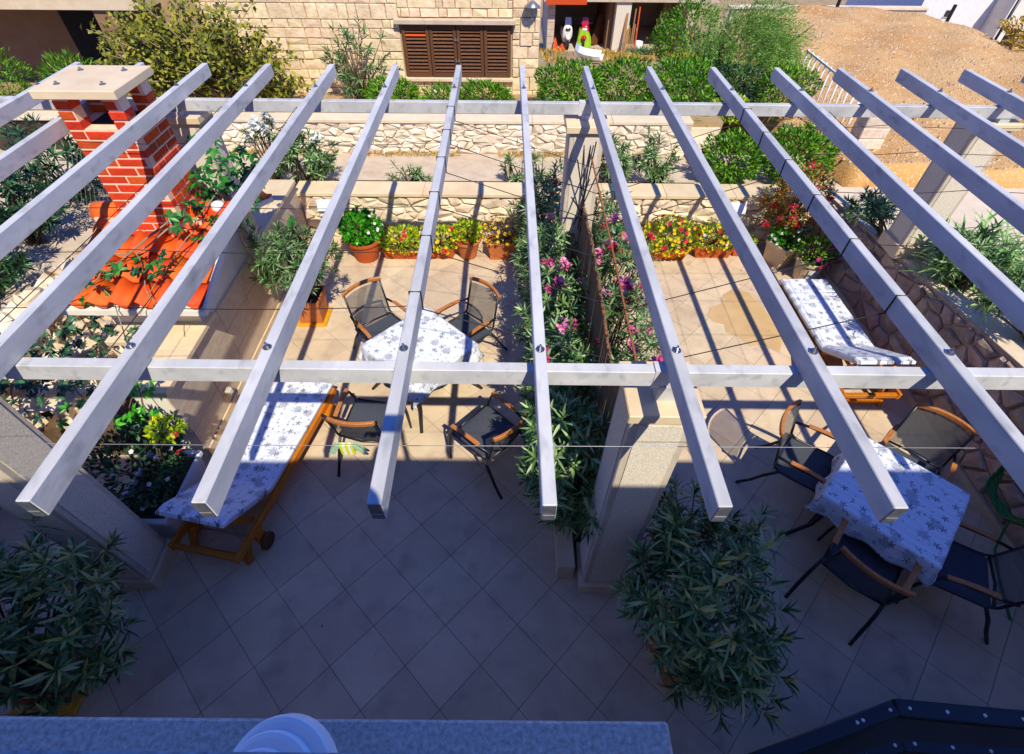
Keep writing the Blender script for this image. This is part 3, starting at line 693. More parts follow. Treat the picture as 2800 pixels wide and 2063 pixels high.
# ---- dry-stone retaining wall, path edge
dw = thing('dry_stone_wall', 'dry-stone retaining wall of cream boulders behind the path', 'wall', (-2, 8.85, .6))
build('core', MB().box(-9, 8.80, .5, 3.0, 8.93, 1.19), 'shadow_earth', dw)
stone_wall(dw, lambda u, v, w_: (-7.6+u, 8.80-w_, .68+v), 10.6, .50, .225, .105, 'drystone', gap=.006, depth=.045, ch=.016, jit=.025, vj=.5)
for k in range(9): build('ledge_slab', MB().box(-9+k*1.334, 8.74, 1.185, -9+(k+1)*1.334-.004, 9.02, 1.24), 'concrete_light', dw, bevel=.006)
st = thing('garden_steps', 'pale concrete steps between the hedge and the rubble of the right', 'steps', (3.6, 8.5, .7))
for k in range(3): build('step', MB().box(3.02, 8.32+.27*k, .6, 3.52, 8.32+.27*(k+1)+.5, .82+.14*k), 'concrete_light', st, bevel=.006)
# dry grass along the wall foot
n = 2600; ox = rng.uniform(-6, 1.6, n); oy = rng.uniform(8.62, 8.80, n)
keep = np.sin(ox*2.3)+np.sin(ox*5.1+1) > -.5; ox, oy = ox[keep], oy[keep]; n = len(ox)
o = leaves('dry_grass', np.stack([ox, oy, np.full(n, .69)], 1), np.stack([rng.normal(size=n)*.6, rng.normal(size=n)*.5-.3, np.full(n, 1.)], 1), unit(n), .07, .012, 'leaf_dry', fine=False); tag(o, 'dry yellow weeds along the foot of the dry-stone wall', 'weeds', kind='stuff')
n = 2600; ox = rng.uniform(1.2, 8.5, n); oy = rng.uniform(20, 27.6, n)
keep = np.sin(ox*1.9)+np.sin(ox*3.3+oy) > 0; ox, oy = ox[keep], oy[keep]; n = len(ox)
o = leaves('dry_grass', np.stack([ox, oy, yard(oy)], 1), np.stack([rng.normal(size=n)*.6, rng.normal(size=n)*.5, np.full(n, 1.)], 1), unit(n), .22, .05, 'leaf_dry', fine=False); tag(o, 'dry yellow grass in front of the garage', 'grass', kind='stuff')

# ---- stone house with shutters
HX0, HX1, HY, HZ = -6.2, .48, 10.5, 3.3
hs = thing('stone_house', 'cream stone house with weathered brown louvred shutters', 'house', (-2.8, 10.5, 1))
build('wall', MB().box(HX0, HY, -.3, HX1, HY+6, HZ), 'joint', hs)
build('roof', MB().box(HX0-.2, HY-.12, HZ, HX1+.2, HY+6.2, HZ+.16), 'concrete_light', hs)
wx0, wx1, wz0, wz1 = -1.95, -.03, 1.35, 2.18
def wallfn(ox, oz): return lambda u, v, w_: (ox+u, HY-w_, oz+v)
cnt = 0
for (a, c, d, e) in ((-5.4, .95, wx0-.03, 2.95), (wx1+.03, .95, HX1, 2.95), (wx0-.03, 2.27, wx1+.03, 2.95), (wx0-.03, .95, wx1+.03, 1.28)):
    for r_ in ashlar(d-a, e-c):
        q = rectpoly(r_, .005); build('stone', MB().prism(q, -.01, random.uniform(.018, .034), wallfn(a, c), ch=.011, jit=.009), 'ashlar', hs); cnt += 1
build('lintel', MB().box(wx0-.10, HY-.13, 2.185, wx1+.09, HY, 2.26), 'concrete', hs, bevel=.008)
build('sill', MB().box(wx0-.05, HY-.10, 1.285, wx1+.05, HY, 1.345), 'limestone', hs, bevel=.008)
win = build('window', MB().box(wx0, HY-.012, wz0, wx1, HY-.002, wz1), 'dark', hs)
lw_ = (wx1-wx0)/4
for k in range(4):
    a = wx0+k*lw_+.006; c = a+lw_-.012; y = HY-.05
    s = MB().box(a, y, wz0, a+.055, y+.04, wz1).box(c-.055, y, wz0, c, y+.04, wz1).box(a+.055, y, wz1-.09, c-.055, y+.04, wz1).box(a+.055, y, wz0, c-.055, y+.04, wz0+.07)
    sh = build('shutter', s, 'wood_dark', hs, bevel=.004)
    ns = 12; zz = np.linspace(wz0+.095, wz1-.115, ns)
    for q, z in enumerate(zz):
        if q > 8 and random.random() < .25 and k < 2: continue
        mm = 'wood_dark' if not (k == 0 and q == 10) else 'orange_paint'
        build('slat', MB().bar((a+.057, y+.02, z), (c-.057, y+.02, z), .042, .012, up=(0, -.62, .78)), mm, sh)
    if k in (1, 2):
        for z in (1.62, 1.95): build('latch', MB().box((c-.03 if k == 1 else a), y-.02, z-.02, (c if k == 1 else a+.03), y, z+.02), 'grey_metal', sh)
wl = thing('wall_lamp', 'metal outdoor lamp on the corner of the stone house', 'wall lamp', (.33, 10.4, 2.4))
build('stem', MB().tube([(.33, 10.46, 2.28), (.33, 10.36, 2.28), (.33, 10.36, 2.44)], .015, 8), 'grey_metal', wl); build('shade', MB().lathe([(.0, .10), (.03, .09), (.13, .02), (.13, .0), (.02, .01)], 16, (.33, 10.36, 2.45)), 'grey_metal', wl, smooth=True)
po = thing('porch', 'brown shaded porch of the house at the upper left', 'porch', (-8, 10.4, 1))
build('back_wall', MB().box(-11, 11.2, .5, -6.2, 11.4, 2.6), 'porch', po)
build('roof_slab', MB().box(-11.5, 9.95, 2.45, -6.0, 11.4, 2.62), 'limestone', po)
build('opening', MB().box(-8.35, 11.17, 1.2, -7.3, 11.198, 2.3), 'dark', po); build('post', MB().box(-6.9, 10.0, .9, -6.6, 10.3, 2.448), 'porch', po)

# ---- garage shed with scooters
ga = thing('garage', 'open concrete shed sheltering two scooters and planks', 'garage', (5, 28, -3))
gf = yard(28)
build('floor', MB().box(1.6, 27.7, gf-.4, 9, 34, gf+.03), 'concrete', ga)
build('back_wall', MB().box(1.6, 32.5, gf, 9, 32.8, gf+2.5), 'concrete', ga)
build('roof', MB().box(1.4, 27.6, gf+2.02, 9.2, 33, gf+2.35), 'concrete', ga)
build('eave_board', MB().box(1.5, 27.5, gf+1.93, 3.3, 27.6, gf+2.12), 'orange_paint', ga)
for k in range(7): build('block', MB().box(1.62, 28.0, gf+.03+k*.28, 1.95, 28.35, gf+.03+k*.28+.27), 'concrete', ga, bevel=.01)
build('partition', MB().box(4.45, 28.2, gf, 4.66, 32.5, gf+2.02), 'porch', ga); build('pillar', MB().box(4.69, 27.7, gf, 5.36, 28.4, gf+2.02), 'roughcast', ga, bevel=.01)
build('side_wall', MB().box(8.0, 27.8, gf, 8.5, 32.5, gf+2.02), 'concrete', ga); build('side_wall', MB().box(1.62, 28.4, gf, 1.9, 32.5, gf+2.02), 'concrete', ga)

# ---- the house the picture is taken from: facade, ledge, eave (unseen, added so its edge throws the big shade)
oh = thing('facade', 'rough pale facade and parapet of the house below the viewpoint', 'house', (0, -.5, 0))
build('wall', MB().box(-9, -.6, 0, 9, .045, 3.55), 'white_plaster', oh)
build('sill', MB().box(-9, -.35, 3.56, .015, .078, 3.80), 'ledge', oh); build('sill', MB().box(.02, -.35, 3.56, 9, .078, 3.795), 'ledge', oh)
build('canopy', MB().box(-9, .046, 2.72, .452, .243, 2.9), 'ledge', oh, bevel=.008)
build('balcony_floor', MB().box(-9, -3, 2.9, 9, -.36, 3.05), 'concrete', oh)
build('upper_wall', MB().box(-9, -4.2, 2.9, 9, -3.0, 5.43), 'white_plaster', oh)
build('eave', MB().box(-9, -4.4, 5.43, 9, -1.22, 5.59), 'concrete', oh)  # unseen slab, placed so its edge casts the terrace shade
lp = thing('bulkhead_lamp', 'white stepped plastic bulkhead lamp standing above the stone ledge', 'lamp', (-.5, .14, 3.0))
m4 = Matrix.Translation((-.545, .066, 3.09)) @ Matrix.Rotation(R(-14), 4, 'Y') @ Matrix.Rotation(R(14), 4, 'X')
for k, (r0, z0, z1) in enumerate(((.155, -.05, -.01), (.138, -.01, .012), (.118, .012, .03), (.092, .03, .045))):
    m = MB().lathe([(r0, z0), (r0, z1-.012), (r0-.004, z1-.004), (r0-.014, z1), (0, z1+.004)], 40); m.v = [tuple(m4 @ Vector((v[0]-.011*k, v[1]-.012*k, v[2]))) for v in m.v]
    build('body' if k == 0 else 'ring' if k < 3 else 'diffuser', m, 'white_plastic', lp, smooth=False)

# ================================================================== FURNITURE
def chair_parts(t):
    bm_ = MB()
    def panel(rows, m, nm, th=.008):
        V = []; n = 9
        for y, z, wd, sag in rows:
            for k in range(n):
                s = 2*k/(n-1)-1; V.append((s*wd/2, y-sag*(1-s*s), z))
        F = [(i*n+k, i*n+k+1, (i+1)*n+k+1, (i+1)*n+k) for i in range(len(rows)-1) for k in range(n-1)]
        return P(nm, MB().add(V, F), m, t, smooth=True)
    # seat: a slightly dished sling
    V = []; n = 9
    for j, (y, z, wd) in enumerate(((.24, .425, .47), (.20, .44, .49), (.08, .438, .49), (-.06, .43, .48), (-.18, .425, .46), (-.24, .43, .45))):
        for k in range(n):
            s = 2*k/(n-1)-1; V.append((s*wd/2, y, z-.012*(1-s*s)))
    P('seat', MB().add(V, [(i*n+k, i*n+k+1, (i+1)*n+k+1, (i+1)*n+k) for i in range(5) for k in range(n-1)]), 'sling', t, smooth=True)
    panel(((-.245, .46, .44, .03), (-.27, .58, .45, .05), (-.305, .72, .455, .06), (-.34, .86, .455, .06)), 'sling_back', 'backrest')
    for s in (-1, 1):
        P('side_frame', MB().tube([(s*.245, .25, .42), (s*.25, .1, .435), (s*.245, -.2, .425), (s*.238, -.26, .47), (s*.237, -.30, .65), (s*.237, -.355, .89)], .0125, 8), 'black_metal', t, smooth=True)
        P('leg', MB().tube([(s*.25, -.20, .43), (s*.262, -.29, .30), (s*.27, -.37, .14), (s*.275, -.46, .0)], [.014, .016, .016, .014], 8), 'black_metal', t, smooth=True)
        P('leg', MB().tube([(s*.28, .27, .0), (s*.275, .27, .25), (s*.272, .24, .46), (s*.275, .19, .60), (s*.28, .10, .635), (s*.275, -.15, .63), (s*.25, -.30, .62)], .0135, 8), 'black_metal', t, smooth=True)
        m = MB(); n = 7; V = []
        for k in range(n):
            q = k/(n-1); y = .19-.36*q; z = .640+.012*math.sin(q*3.1); x = s*(.285-.02*q); 
            for dx, dz in ((-.022, 0), (.022, 0), (.022, .016), (-.022, .016)): V.append((x+dx, y, z+dz))
        P('arm', MB().add(V, [(4*i+a, 4*i+(a+1) % 4, 4*i+4+(a+1) % 4, 4*i+4+a) for i in range(n-1) for a in range(4)]+[(3, 2, 1, 0), (4*n-4, 4*n-3, 4*n-2, 4*n-1)]), 'wood_arm', t, bevel=.004)
    P('cross_rail', MB().tube([(-.24, -.245, .44), (0, -.275, .435), (.24, -.245, .44)], .012, 8), 'black_metal', t, smooth=True)
    P('cross_rail', MB().tube([(-.245, .25, .42), (.245, .25, .42)], .012, 8), 'black_metal', t, smooth=True)
    V = []; n = 11
    for k in range(n):
        s = 2*k/(n-1)-1; y = -.355-.06*(1-s*s)
        for dy, dz in ((-.016, 0), (.016, 0), (.016, .045), (-.016, .045)): V.append((s*.255, y+dy, .872+dz+.012*(1-s*s)))
    P('top_rail', MB().add(V, [(4*i+a, 4*i+(a+1) % 4, 4*i+4+(a+1) % 4, 4*i+4+a) for i in range(n-1) for a in range(4)]+[(3, 2, 1, 0), (4*n-4, 4*n-3, 4*n-2, 4*n-1)]), 'wood_arm', t, bevel=.005)
proto = None
chairs = [(-1.50, 4.50, (.68, -.73), 'black sling chair at the sunlit table, back to the round terracotta pot'),
          (-.56, 4.52, (-.72, -.70), 'black sling chair at the sunlit table, the one nearest the tall hedge and far wall'),
          (-1.42, 3.17, (.16, 1), 'black sling chair pushed up beside the left sun lounger'),
          (-.23, 3.03, (-.74, .67), 'black sling chair standing askew beside the tall hedge, its wooden arms in sun'),
          (2.88, 2.66, (.78, -.62), 'black sling chair half in sun behind the big potted oleander, at the blue-shaded table'),
          (3.77, 2.62, (-.70, -.71), 'black sling chair with its mesh back to the right stone wall'),
          (2.96, 1.72, (.69, .72), 'black sling chair fully in shade, its back to the big potted oleander'),
          (3.72, 1.68, (-.88, .48), 'black sling chair in shade cut off by the right edge of the photo')]
for i, (x, y, f, lab) in enumerate(chairs):
    rz = math.atan2(-f[0], f[1])
    if proto is None: proto = thing('garden_chair', lab, 'chair', (x, y, 0), rz, 'black garden chairs around the two tables'); chair_parts(proto); c = proto
    else: c = copy_tree(proto); c.location = (x, y, 0); c.rotation_euler = (0, 0, rz); c['label'] = lab
def table(x, y, lab, lab2, rz, seed):
    t = thing('garden_table', lab, 'table', (x, y, 0), R(45)+rz, 'garden tables under sea-print cloths')
    P('tabletop', MB().box(-.42, -.42, .715, .42, .42, .735), 'black_metal', t)
    for sx in (-1, 1):
        for sy in (-1, 1): P('leg', MB().tube([(sx*.36, sy*.36, .71), (sx*.33, sy*.33, .45), (sx*.35, sy*.35, .2), (sx*.46, sy*.46, .0)], .019, 8), 'black_metal', t, smooth=True)
    for s in (-1, 1): P('brace', MB().bar((-.34, s*.34, .69), (.34, s*.34, .69), .03, .03), 'black_metal', t)
    # cloth: grid draped over the edge
    N = 61; Lh = .66; h = .455; rs = np.random.default_rng(seed); V = []; UV = []
    ph = rs.random(4)*6
    for j in range(N):
        for i in range(N):
            u = (2*i/(N-1)-1)*Lh; v = (2*j/(N-1)-1)*Lh; dx = max(0, abs(u)-h); dy = max(0, abs(v)-h)
            drop = max(dx, dy)+.45*min(dx, dy); fl = .16*drop
            X = math.copysign(min(abs(u), h), u)+math.copysign(fl*(1.2 if dx > 0 else 0)+.0, u)*(1+.55*math.sin(v*19+ph[0]))
            Y = math.copysign(min(abs(v), h), v)+math.copysign(fl*(1.2 if dy > 0 else 0), v)*(1+.55*math.sin(u*17+ph[1]))
            if dx > 0 and dy > 0:
                k = 1-.55*min(dx, dy)/.2; X = math.copysign(h*.985, u)+(X-math.copysign(h, u))*k; Y = math.copysign(h*.985, v)+(Y-math.copysign(h, v))*k
            z = .742-drop*.98+.003*math.sin(u*9+ph[2])*math.sin(v*7+ph[3])
            V.append((X, Y, z)); UV.append((u+seed, v+seed*.3))
    F = [(j*N+i, j*N+i+1, (j+1)*N+i+1, (j+1)*N+i) for j in range(N-1) for i in range(N-1)]
    o = build('tablecloth', MB().add(V, F), 'sea_print', smooth=True); o.location = (x, y, 0); o.rotation_euler = (0, 0, R(45)+rz)
    uvl = o.data.uv_layers.new(name='UVMap'); d = np.array([UV[l.vertex_index] for l in o.data.loops]); uvl.data.foreach_set('uv', d.ravel())
    sm = o.modifiers.new('thick', 'SOLIDIFY'); sm.thickness = .003
    tag(o, lab2, 'tablecloth', 'sea-print tablecloths')
table(-.985, 3.97, 'dark metal table in full sun in the left half of the terrace', 'white sea-print tablecloth bright in the sun on the left table', R(1), 2)
table(3.31, 2.18, 'dark metal table in the shade at the right', 'sea-print tablecloth turned blue by the shade on the right table', R(1), 5)

def lounger(t, wood):
    rail = lambda s: MB().bar((s*.315, .98, .275), (s*.315, -1.02, .275), .035, .085)
    for s in (-1, 1): P('side_rail', rail(s), wood, t, bevel=.005)
    for y in (.96, .45, -.30, -.99): P('cross_bar', MB().bar((-.298, y, .27), (.298, y, .27), .045, .055), wood, t, bevel=.004)
    for s in (-1, 1):
        P('leg', MB().bar((s*.275, .72, .25), (s*.275, .86, 0), .04, .06), wood, t, bevel=.004)
        P('leg', MB().bar((s*.275, -.80, .25), (s*.275, -.92, 0.0), .04, .06), wood, t, bevel=.004)
        P('back_strut', MB().bar((s*.22, -.80, .56), (s*.24, -.62, .27), .028, .045), wood, t)
    P('cross_bar', MB().bar((-.275, -.90, .06), (.275, -.90, .06), .03, .05), wood, t)
    for k in range(9): P('slat', MB().box(-.295, -.28+k*.138, .312, .295, -.17+k*.138, .328), wood, t)
    a = R(33)
    f = lambda u, v, w_: (u, -.35-v*math.cos(a)-w_*-math.sin(a)*-1, .33+v*math.sin(a)+w_*math.cos(a))
    fr = P('back_frame', MB().prism([(-.30, 0), (-.255, 0), (-.255, .64), (-.30, .64)], -.03, .012, f).prism([(.255, 0), (.30, 0), (.30, .64), (.255, .64)], -.03, .012, f).prism([(-.254, .60), (.254, .60), (.254, .64), (-.254, .64)], -.03, .01, f), wood, t)
    for k in range(4): P('slat', MB().prism([(-.254, .05+k*.14), (.254, .05+k*.14), (.254, .15+k*.14), (-.254, .15+k*.14)], -.012, .006, f), wood, t)
    # mattress in one piece bent at the hinge
    rows = []
    for y, z, nz in ((1.0, .335, 0), (.97, .335, 0), (.4, .335, 0), (0, .335, 0), (-.30, .335, 0), (-.36, .345, .5), (-.60, .345+.24*math.tan(a)*.93, 1), (-.85, .345+.49*math.tan(a)*.96, 1), (-.905, .345+.545*math.tan(a)*.96, 1)): rows.append((y, z, nz))
    V = []; UV = []; xs = (-.315, -.318, -.30, -.2, -.1, 0, .1, .2, .30, .318, .315); n = len(xs); th = .062
    for r_, (y, z, nz) in enumerate(rows):
        ny, nzz = nz*math.sin(a), 1-nz*(1-math.cos(a))
        for k, x in enumerate(xs):
            edge = abs(k-(n-1)/2) > (n-1)/2-.5
            e2 = .35 if edge else (.72 if abs(x) > .31 else 1.0)
            if r_ in (0, len(rows)-1): e2 *= .55
            tw = th*e2+.004*math.sin(y*23+k)
            V.append((x, y+ny*tw, z+nzz*tw)); UV.append((x+.7, y*1.0+3))
    F = [(i*n+k, i*n+k+1, (i+1)*n+k+1, (i+1)*n+k) for i in range(len(rows)-1) for k in range(n-1)]
    m0 = len(V)
    for y, z, nz in rows:
        for x in (-.31, .31): V.append((x, y, z)); UV.append((x+.7, y+3))
    for i in range(len(rows)-1):
        F += [((i+1)*n, i*n, m0+2*i, m0+2*i+2), (i*n+n-1, (i+1)*n+n-1, m0+2*i+3, m0+2*i+1), (m0+2*i+1, m0+2*i, m0+2*i+2, m0+2*i+3)]
    F += [tuple(range(n))[::-1]+(m0, m0+1)]; e = (len(rows)-1); F += [tuple(range(e*n, e*n+n))+(m0+2*e+1, m0+2*e)]
    F = [f_[::-1] for f_ in F]
    o = P('mattress', MB().add(V, F), 'sea_print', t, smooth=False)
    uvl = o.data.uv_layers.new(name='UVMap'); d = np.array([UV[l.vertex_index] for l in o.data.loops]); uvl.data.foreach_set('uv', d.ravel())
    for s in (-1, 1):
        m = MB().lathe([(.0, -.02), (.06, -.02), (.085, -.016), (.085, .016), (.06, .02), (0, .02)], 20); m.v = [(s*.375+z*1.0, -.72+x, .085+y) for x, y, z in m.v]
        wv = P('wheel', m, 'wood_dark', t, smooth=False, bevel=.003); 
    P('axle', MB().tube([(-.36, -.72, .085), (.36, -.72, .085)], .012, 8), 'grey_metal', t)
    for s in (-1, 1): P('wheel_bracket', MB().box(s*.335-.015, -.77, .06, s*.335+.015, -.67, .27), wood, t)
t1 = thing('sun_lounger', 'wooden sun lounger at the left, its raised back in the shade', 'sun lounger', (-2.46, 2.80, 0), R(-11), 'wooden sun loungers'); lounger(t1, 'wood_orange')
P('bracket', MB().box(.335, .62, .14, .40, .80, .26), 'wood_orange', t1, bevel=.006)
t2 = copy_tree(t1); t2.location = (4.02, 4.68, 0); t2.rotation_euler = (0, 0, R(1)); t2['label'] = 'wooden sun lounger in the sun against the right stone wall'

# ================================================================== POTS AND PLANTS IN THE TERRACE
def round_pot(t, x, y, r, h, m, r0=.72):
    build('pot', MB().lathe([(0, .004), (r*r0, .0), (r*.96, h*.86), (r*1.06, h*.87), (r*1.06, h), (r*.94, h), (r*.90, h*.88), (0, h*.86)], 28, (x, y, 0)), m, t, smooth=False, bevel=.004)
    build('soil', MB().lathe([(r*.91, h*.89), (0, h*.90)], 20, (x, y, 0)), 'soil', t)
def box_pot(t, x, y, lx, ly, h, m, rz=0, taper=.82, rim=.02):
    def ring(k, z): return [(sx*lx/2*k+0, sy*ly/2*k, z) for sx, sy in ((-1, -1), (1, -1), (1, 1), (-1, 1))]
    V = ring(taper, 0)+ring(.97, h*.84)+ring(1.05, h*.85)+ring(1.05, h)+ring(.93, h)+ring(.9, h*.86)
    F = [(3, 2, 1, 0)]+[(4*i+k, 4*i+(k+1) % 4, 4*i+4+(k+1) % 4, 4*i+4+k) for i in range(5) for k in range(4)]
    c, s = math.cos(rz), math.sin(rz)
    tr = lambda P_: [(x+a*c-b_*s, y+a*s+b_*c, z) for a, b_, z in P_]
    build('pot', MB().add(tr(V), F), m, t, bevel=.008, seg=2); build('soil', MB().add(tr(ring(.905, h*.87)), [(0, 1, 2, 3)]), 'soil', t)
def pot_plant(name, lab, x, y, kind, size, pm, leaf, n, flowers=(), h=.24, spread=(.24, .2, .16), L=.06, W=.03, rz=0, group='flower pots along the far wall', up=.5, cat='potted plant', lift=.6, r0=.72):
    t = thing(name, lab, cat, (x, y, 0), 0, group)
    if kind == 'round': round_pot(t, x, y, size, h, pm, r0)
    else: box_pot(t, x, y, size[0], size[1], h, pm, rz)
    c = (x, y, h+spread[2]*lift)
    bush(None, None, None, c, spread, n, L, W, leaf, base=(x, y, h*.85), thing_=t, stems=4, up=up)
    for fm, k, fs in flowers:
        d = unit(k*3); d = d[(d[:, 2] > -.1) | (d[:, 1] < -.6)][:k]; d = d[d[:, 1] < .7] if len(d) > 3 else d
        for p in np.array(c)+d*np.array(spread)*1.02:
            kk = 7; an = np.arange(kk)*2*math.pi/kk; nrm = (p-np.array(c))/np.array(spread); nrm = nrm/np.linalg.norm(nrm)+[0, -.2, .4]
            a = np.cross(nrm, [.2, .9, .1]); a /= np.linalg.norm(a); bb = np.cross(nrm, a); bb /= np.linalg.norm(bb)
            leaves('flower', np.repeat(p[None], kk, 0), a*np.cos(an)[:, None]+bb*np.sin(an)[:, None]+nrm*.25, nrm, fs, fs*.8, fm, t, droop=-.1, fine=False)
    return t
pot_plant('potted_plant', 'round terracotta pot with a full bright green plant by the far wall', -2.22, 6.66, 'round', .24, 'terracotta', 'leaf_bright', 900, (('petal_white', 10, .03),), h=.34, spread=(.31, .28, .27), L=.075, W=.05)
pot_plant('flower_box', 'long terracotta box of yellow-green plants with small red flowers, second pot from the left', -1.66, 6.70, 'box', (.62, .22), 'terracotta', 'leaf_lime', 900, (('petal_red', 10, .036), ('petal_yellow', 30, .03)), h=.18, spread=(.40, .25, .18), L=.055, W=.03)
pot_plant('flower_box', 'yellow-flowering plant trailing over a hidden terracotta box, mid left wall', -1.08, 6.72, 'box', (.46, .22), 'terracotta', 'leaf_lime', 900, (('petal_yellow', 70, .032), ('petal_red', 12, .036)), h=.18, spread=(.33, .28, .22), L=.045, W=.022)
pot_plant('potted_plant', 'slim round terracotta pot with pale green plant and one red flower', -.66, 6.72, 'round', .20, 'terracotta_pale', 'leaf_lime', 520, (('petal_red', 2, .035),), h=.32, spread=(.24, .2, .17), L=.06, W=.035, r0=.62)
pot_plant('flower_box', 'deep terracotta box with thin yellow-flowering plant next to the hedge', -.14, 6.72, 'box', (.42, .26), 'terracotta_pale', 'leaf_dry', 360, (('petal_yellow', 60, .032),), h=.30, spread=(.32, .24, .22), L=.04, W=.018)
pot_plant('flower_box', 'flower box in the dark hedge shadow at the far wall', .25, 6.76, 'box', (.36, .24), 'terracotta', 'leaf_dark', 500, (('petal_yellow', 9, .024),), h=.26, spread=(.24, .2, .24), L=.04, W=.02)
pot_plant('flower_box', 'terracotta box with white-flowered green plant right of the reed screen', 1.68, 6.76, 'box', (.46, .24), 'terracotta', 'leaf_bright', 520, (('petal_white', 16, .026),), h=.24, spread=(.3, .22, .2), L=.05, W=.026)
pot_plant('flower_box', 'box overflowing with yellow flowers and trailing red ones at the right far wall', 2.42, 6.74, 'box', (.6, .24), 'terracotta', 'leaf_lime', 1300, (('petal_yellow', 110, .034), ('petal_red', 22, .04)), h=.2, spread=(.46, .32, .28), L=.05, W=.024)
pot_plant('flower_box', 'terracotta box of lime-green plants with tiny white flowers near the red shrub', 3.13, 6.80, 'box', (.62, .22), 'terracotta', 'leaf_lime', 800, (('petal_white', 12, .03), ('petal_red', 8, .036), ('petal_yellow', 40, .03)), h=.2, spread=(.40, .27, .22), L=.045, W=.022)
pot_plant('flower_box', 'low terracotta pot half hidden behind a rafter left of the red shrub', 3.62, 6.84, 'box', (.36, .2), 'terracotta', 'leaf_lime', 240, (), h=.16, spread=(.2, .16, .12), L=.045, W=.022)
pot_plant('potted_plant', 'beige pot with white flowers under the red-leaved shrub', 4.12, 6.62, 'box', (.40, .36), 'cream_plastic', 'leaf_bright', 600, (('petal_white', 22, .03),), h=.36, spread=(.28, .22, .16), L=.055, W=.03, rz=.5, group='pots in the corner by the right wall')
bush('red_shrub', 'tall red and bronze leaved shrub with pink blossom in the far right corner', 'shrub', (4.02, 6.72, .98), (.50, .34, .56), 3000, .055, .026, 'leaf_red', base=(4.1, 6.85, .3), stems=9, lump=.4)
t = [o for o in col.objects if o.name == 'red_shrub'][0]; flower_heads(t, [(3.95, 6.55, 1.3), (3.8, 6.5, .8), (4.1, 6.5, .7), (4.4, 6.55, .95), (4.0, 6.62, 1.52), (4.25, 6.48, .82), (3.7, 6.6, .95), (3.85, 6.4, 1.05), (4.15, 6.4, 1.1), (3.6, 6.45, .75), (4.3, 6.42, 1.15), (3.92, 6.38, .88), (4.42, 6.4, .8), (4.05, 6.4, 1.3)], .07, 'petal_red', n=22, size=.036)
pot_plant('potted_plant', 'cream pot with a paper label and magenta daisies by the right wall', 4.36, 6.22, 'round', .20, 'cream_plastic', 'leaf_hedge', 520, (('petal_magenta', 9, .045),), h=.34, spread=(.3, .26, .22), L=.06, W=.028, group='pots in the corner by the right wall')
pot = [o for o in col.objects if o.name.startswith('potted_plant')][-1]; V = []
for k in range(6): a = -1.95+k*.2; V += [(4.36+.178*math.cos(a), 6.22+.178*math.sin(a), .10), (4.36+.195*math.cos(a), 6.22+.195*math.sin(a), .26)]
build('label', MB().add(V, [(2*k, 2*k+2, 2*k+3, 2*k+1) for k in range(5)]), 'paper', pot)

# big potted oleanders
o1 = thing('potted_oleander', 'huge dark oleander bush in a terracotta pot at the foot of the middle column', 'potted plant', (1.36, 1.05, 0), 0, 'large oleanders in terracotta pots')
box_pot(o1, 1.36, 1.08, .40, .40, .42, 'terracotta_pale', .25)
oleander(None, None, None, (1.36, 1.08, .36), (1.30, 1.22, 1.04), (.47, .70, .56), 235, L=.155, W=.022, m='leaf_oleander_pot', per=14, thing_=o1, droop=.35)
o2 = thing('potted_oleander', 'large oleander on a yellow tray in the lower left corner', 'potted plant', (-3.52, .9, 0), 0, 'large oleanders in terracotta pots')
box_pot(o2, -3.52, .90, .42, .42, .40, 'terracotta'); build('tray', MB().box(-3.78, .66, .0, -3.27, 1.14, .03), 'yellow_plastic', o2, bevel=.006)
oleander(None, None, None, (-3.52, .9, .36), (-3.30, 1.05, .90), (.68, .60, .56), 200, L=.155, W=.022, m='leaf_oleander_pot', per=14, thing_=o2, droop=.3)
o3 = thing('potted_oleander', 'sunny grey-green oleander in a square terracotta pot on a yellow tray by the tiled wall', 'potted plant', (-2.66, 5.24, 0), 0, 'large oleanders in terracotta pots')
box_pot(o3, -2.66, 5.24, .36, .36, .40, 'terracotta_pale'); build('tray', MB().box(-2.86, 5.045, 0, -2.46, 5.44, .03), 'yellow_plastic', o3, bevel=.006)
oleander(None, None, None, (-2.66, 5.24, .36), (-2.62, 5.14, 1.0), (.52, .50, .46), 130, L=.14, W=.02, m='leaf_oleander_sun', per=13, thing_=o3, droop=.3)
flower_heads(o3, [(-3.07, 5.1, 1.28)], .03, 'petal_pink', n=10, size=.022)

# hedge of oleanders each side of the reed screen
hp = ['oleander bush with dark leaves, nearest to the camera left of the reed screen', 'dark oleander with pink blossom left of the reed screen beside the table', 'pink-flowering oleander left of the reed screen, in the middle of the hedge', 'oleander left of the reed screen with a few orange-red flowers', 'oleander at the far end of the hedge by the far column']
hy = [2.35, 3.2, 4.1, 5.0, 6.1]
for k, y in enumerate(hy):
    fl = [(), (('petal_magenta', 4, .06), ('petal_pink', 3, .06)), (('petal_pink', 7, .07), ('petal_magenta', 4, .06)), (('petal_red', 3, .045), ('petal_pink', 3, .06)), (('petal_red', 3, .035),)][k]
    oleander('oleander', hp[k], 'shrub', (.62, y, .19), (.47, y, .94 if k else 1.0), (.38, .58, .74), 165, L=.15, W=.022, per=12, group='oleanders of the hedge between the terrace halves', flowers=fl, m='leaf_oleander')
t = [o for o in col.objects if o.name.startswith('oleander') and o.type == 'EMPTY'][0]; flower_heads(t, [(.60, 2.22, 1.42), (.66, 2.18, 1.30)], .06, 'petal_red', n=20, size=.045)
hq = ['oleander with pink blossom right of the reed screen near the middle column', 'pink and crimson flowering oleander right of the reed screen', 'oleander with pale pink flowers right of the reed screen, farther back', 'sparse oleander with red buds at the far right end of the reed screen']
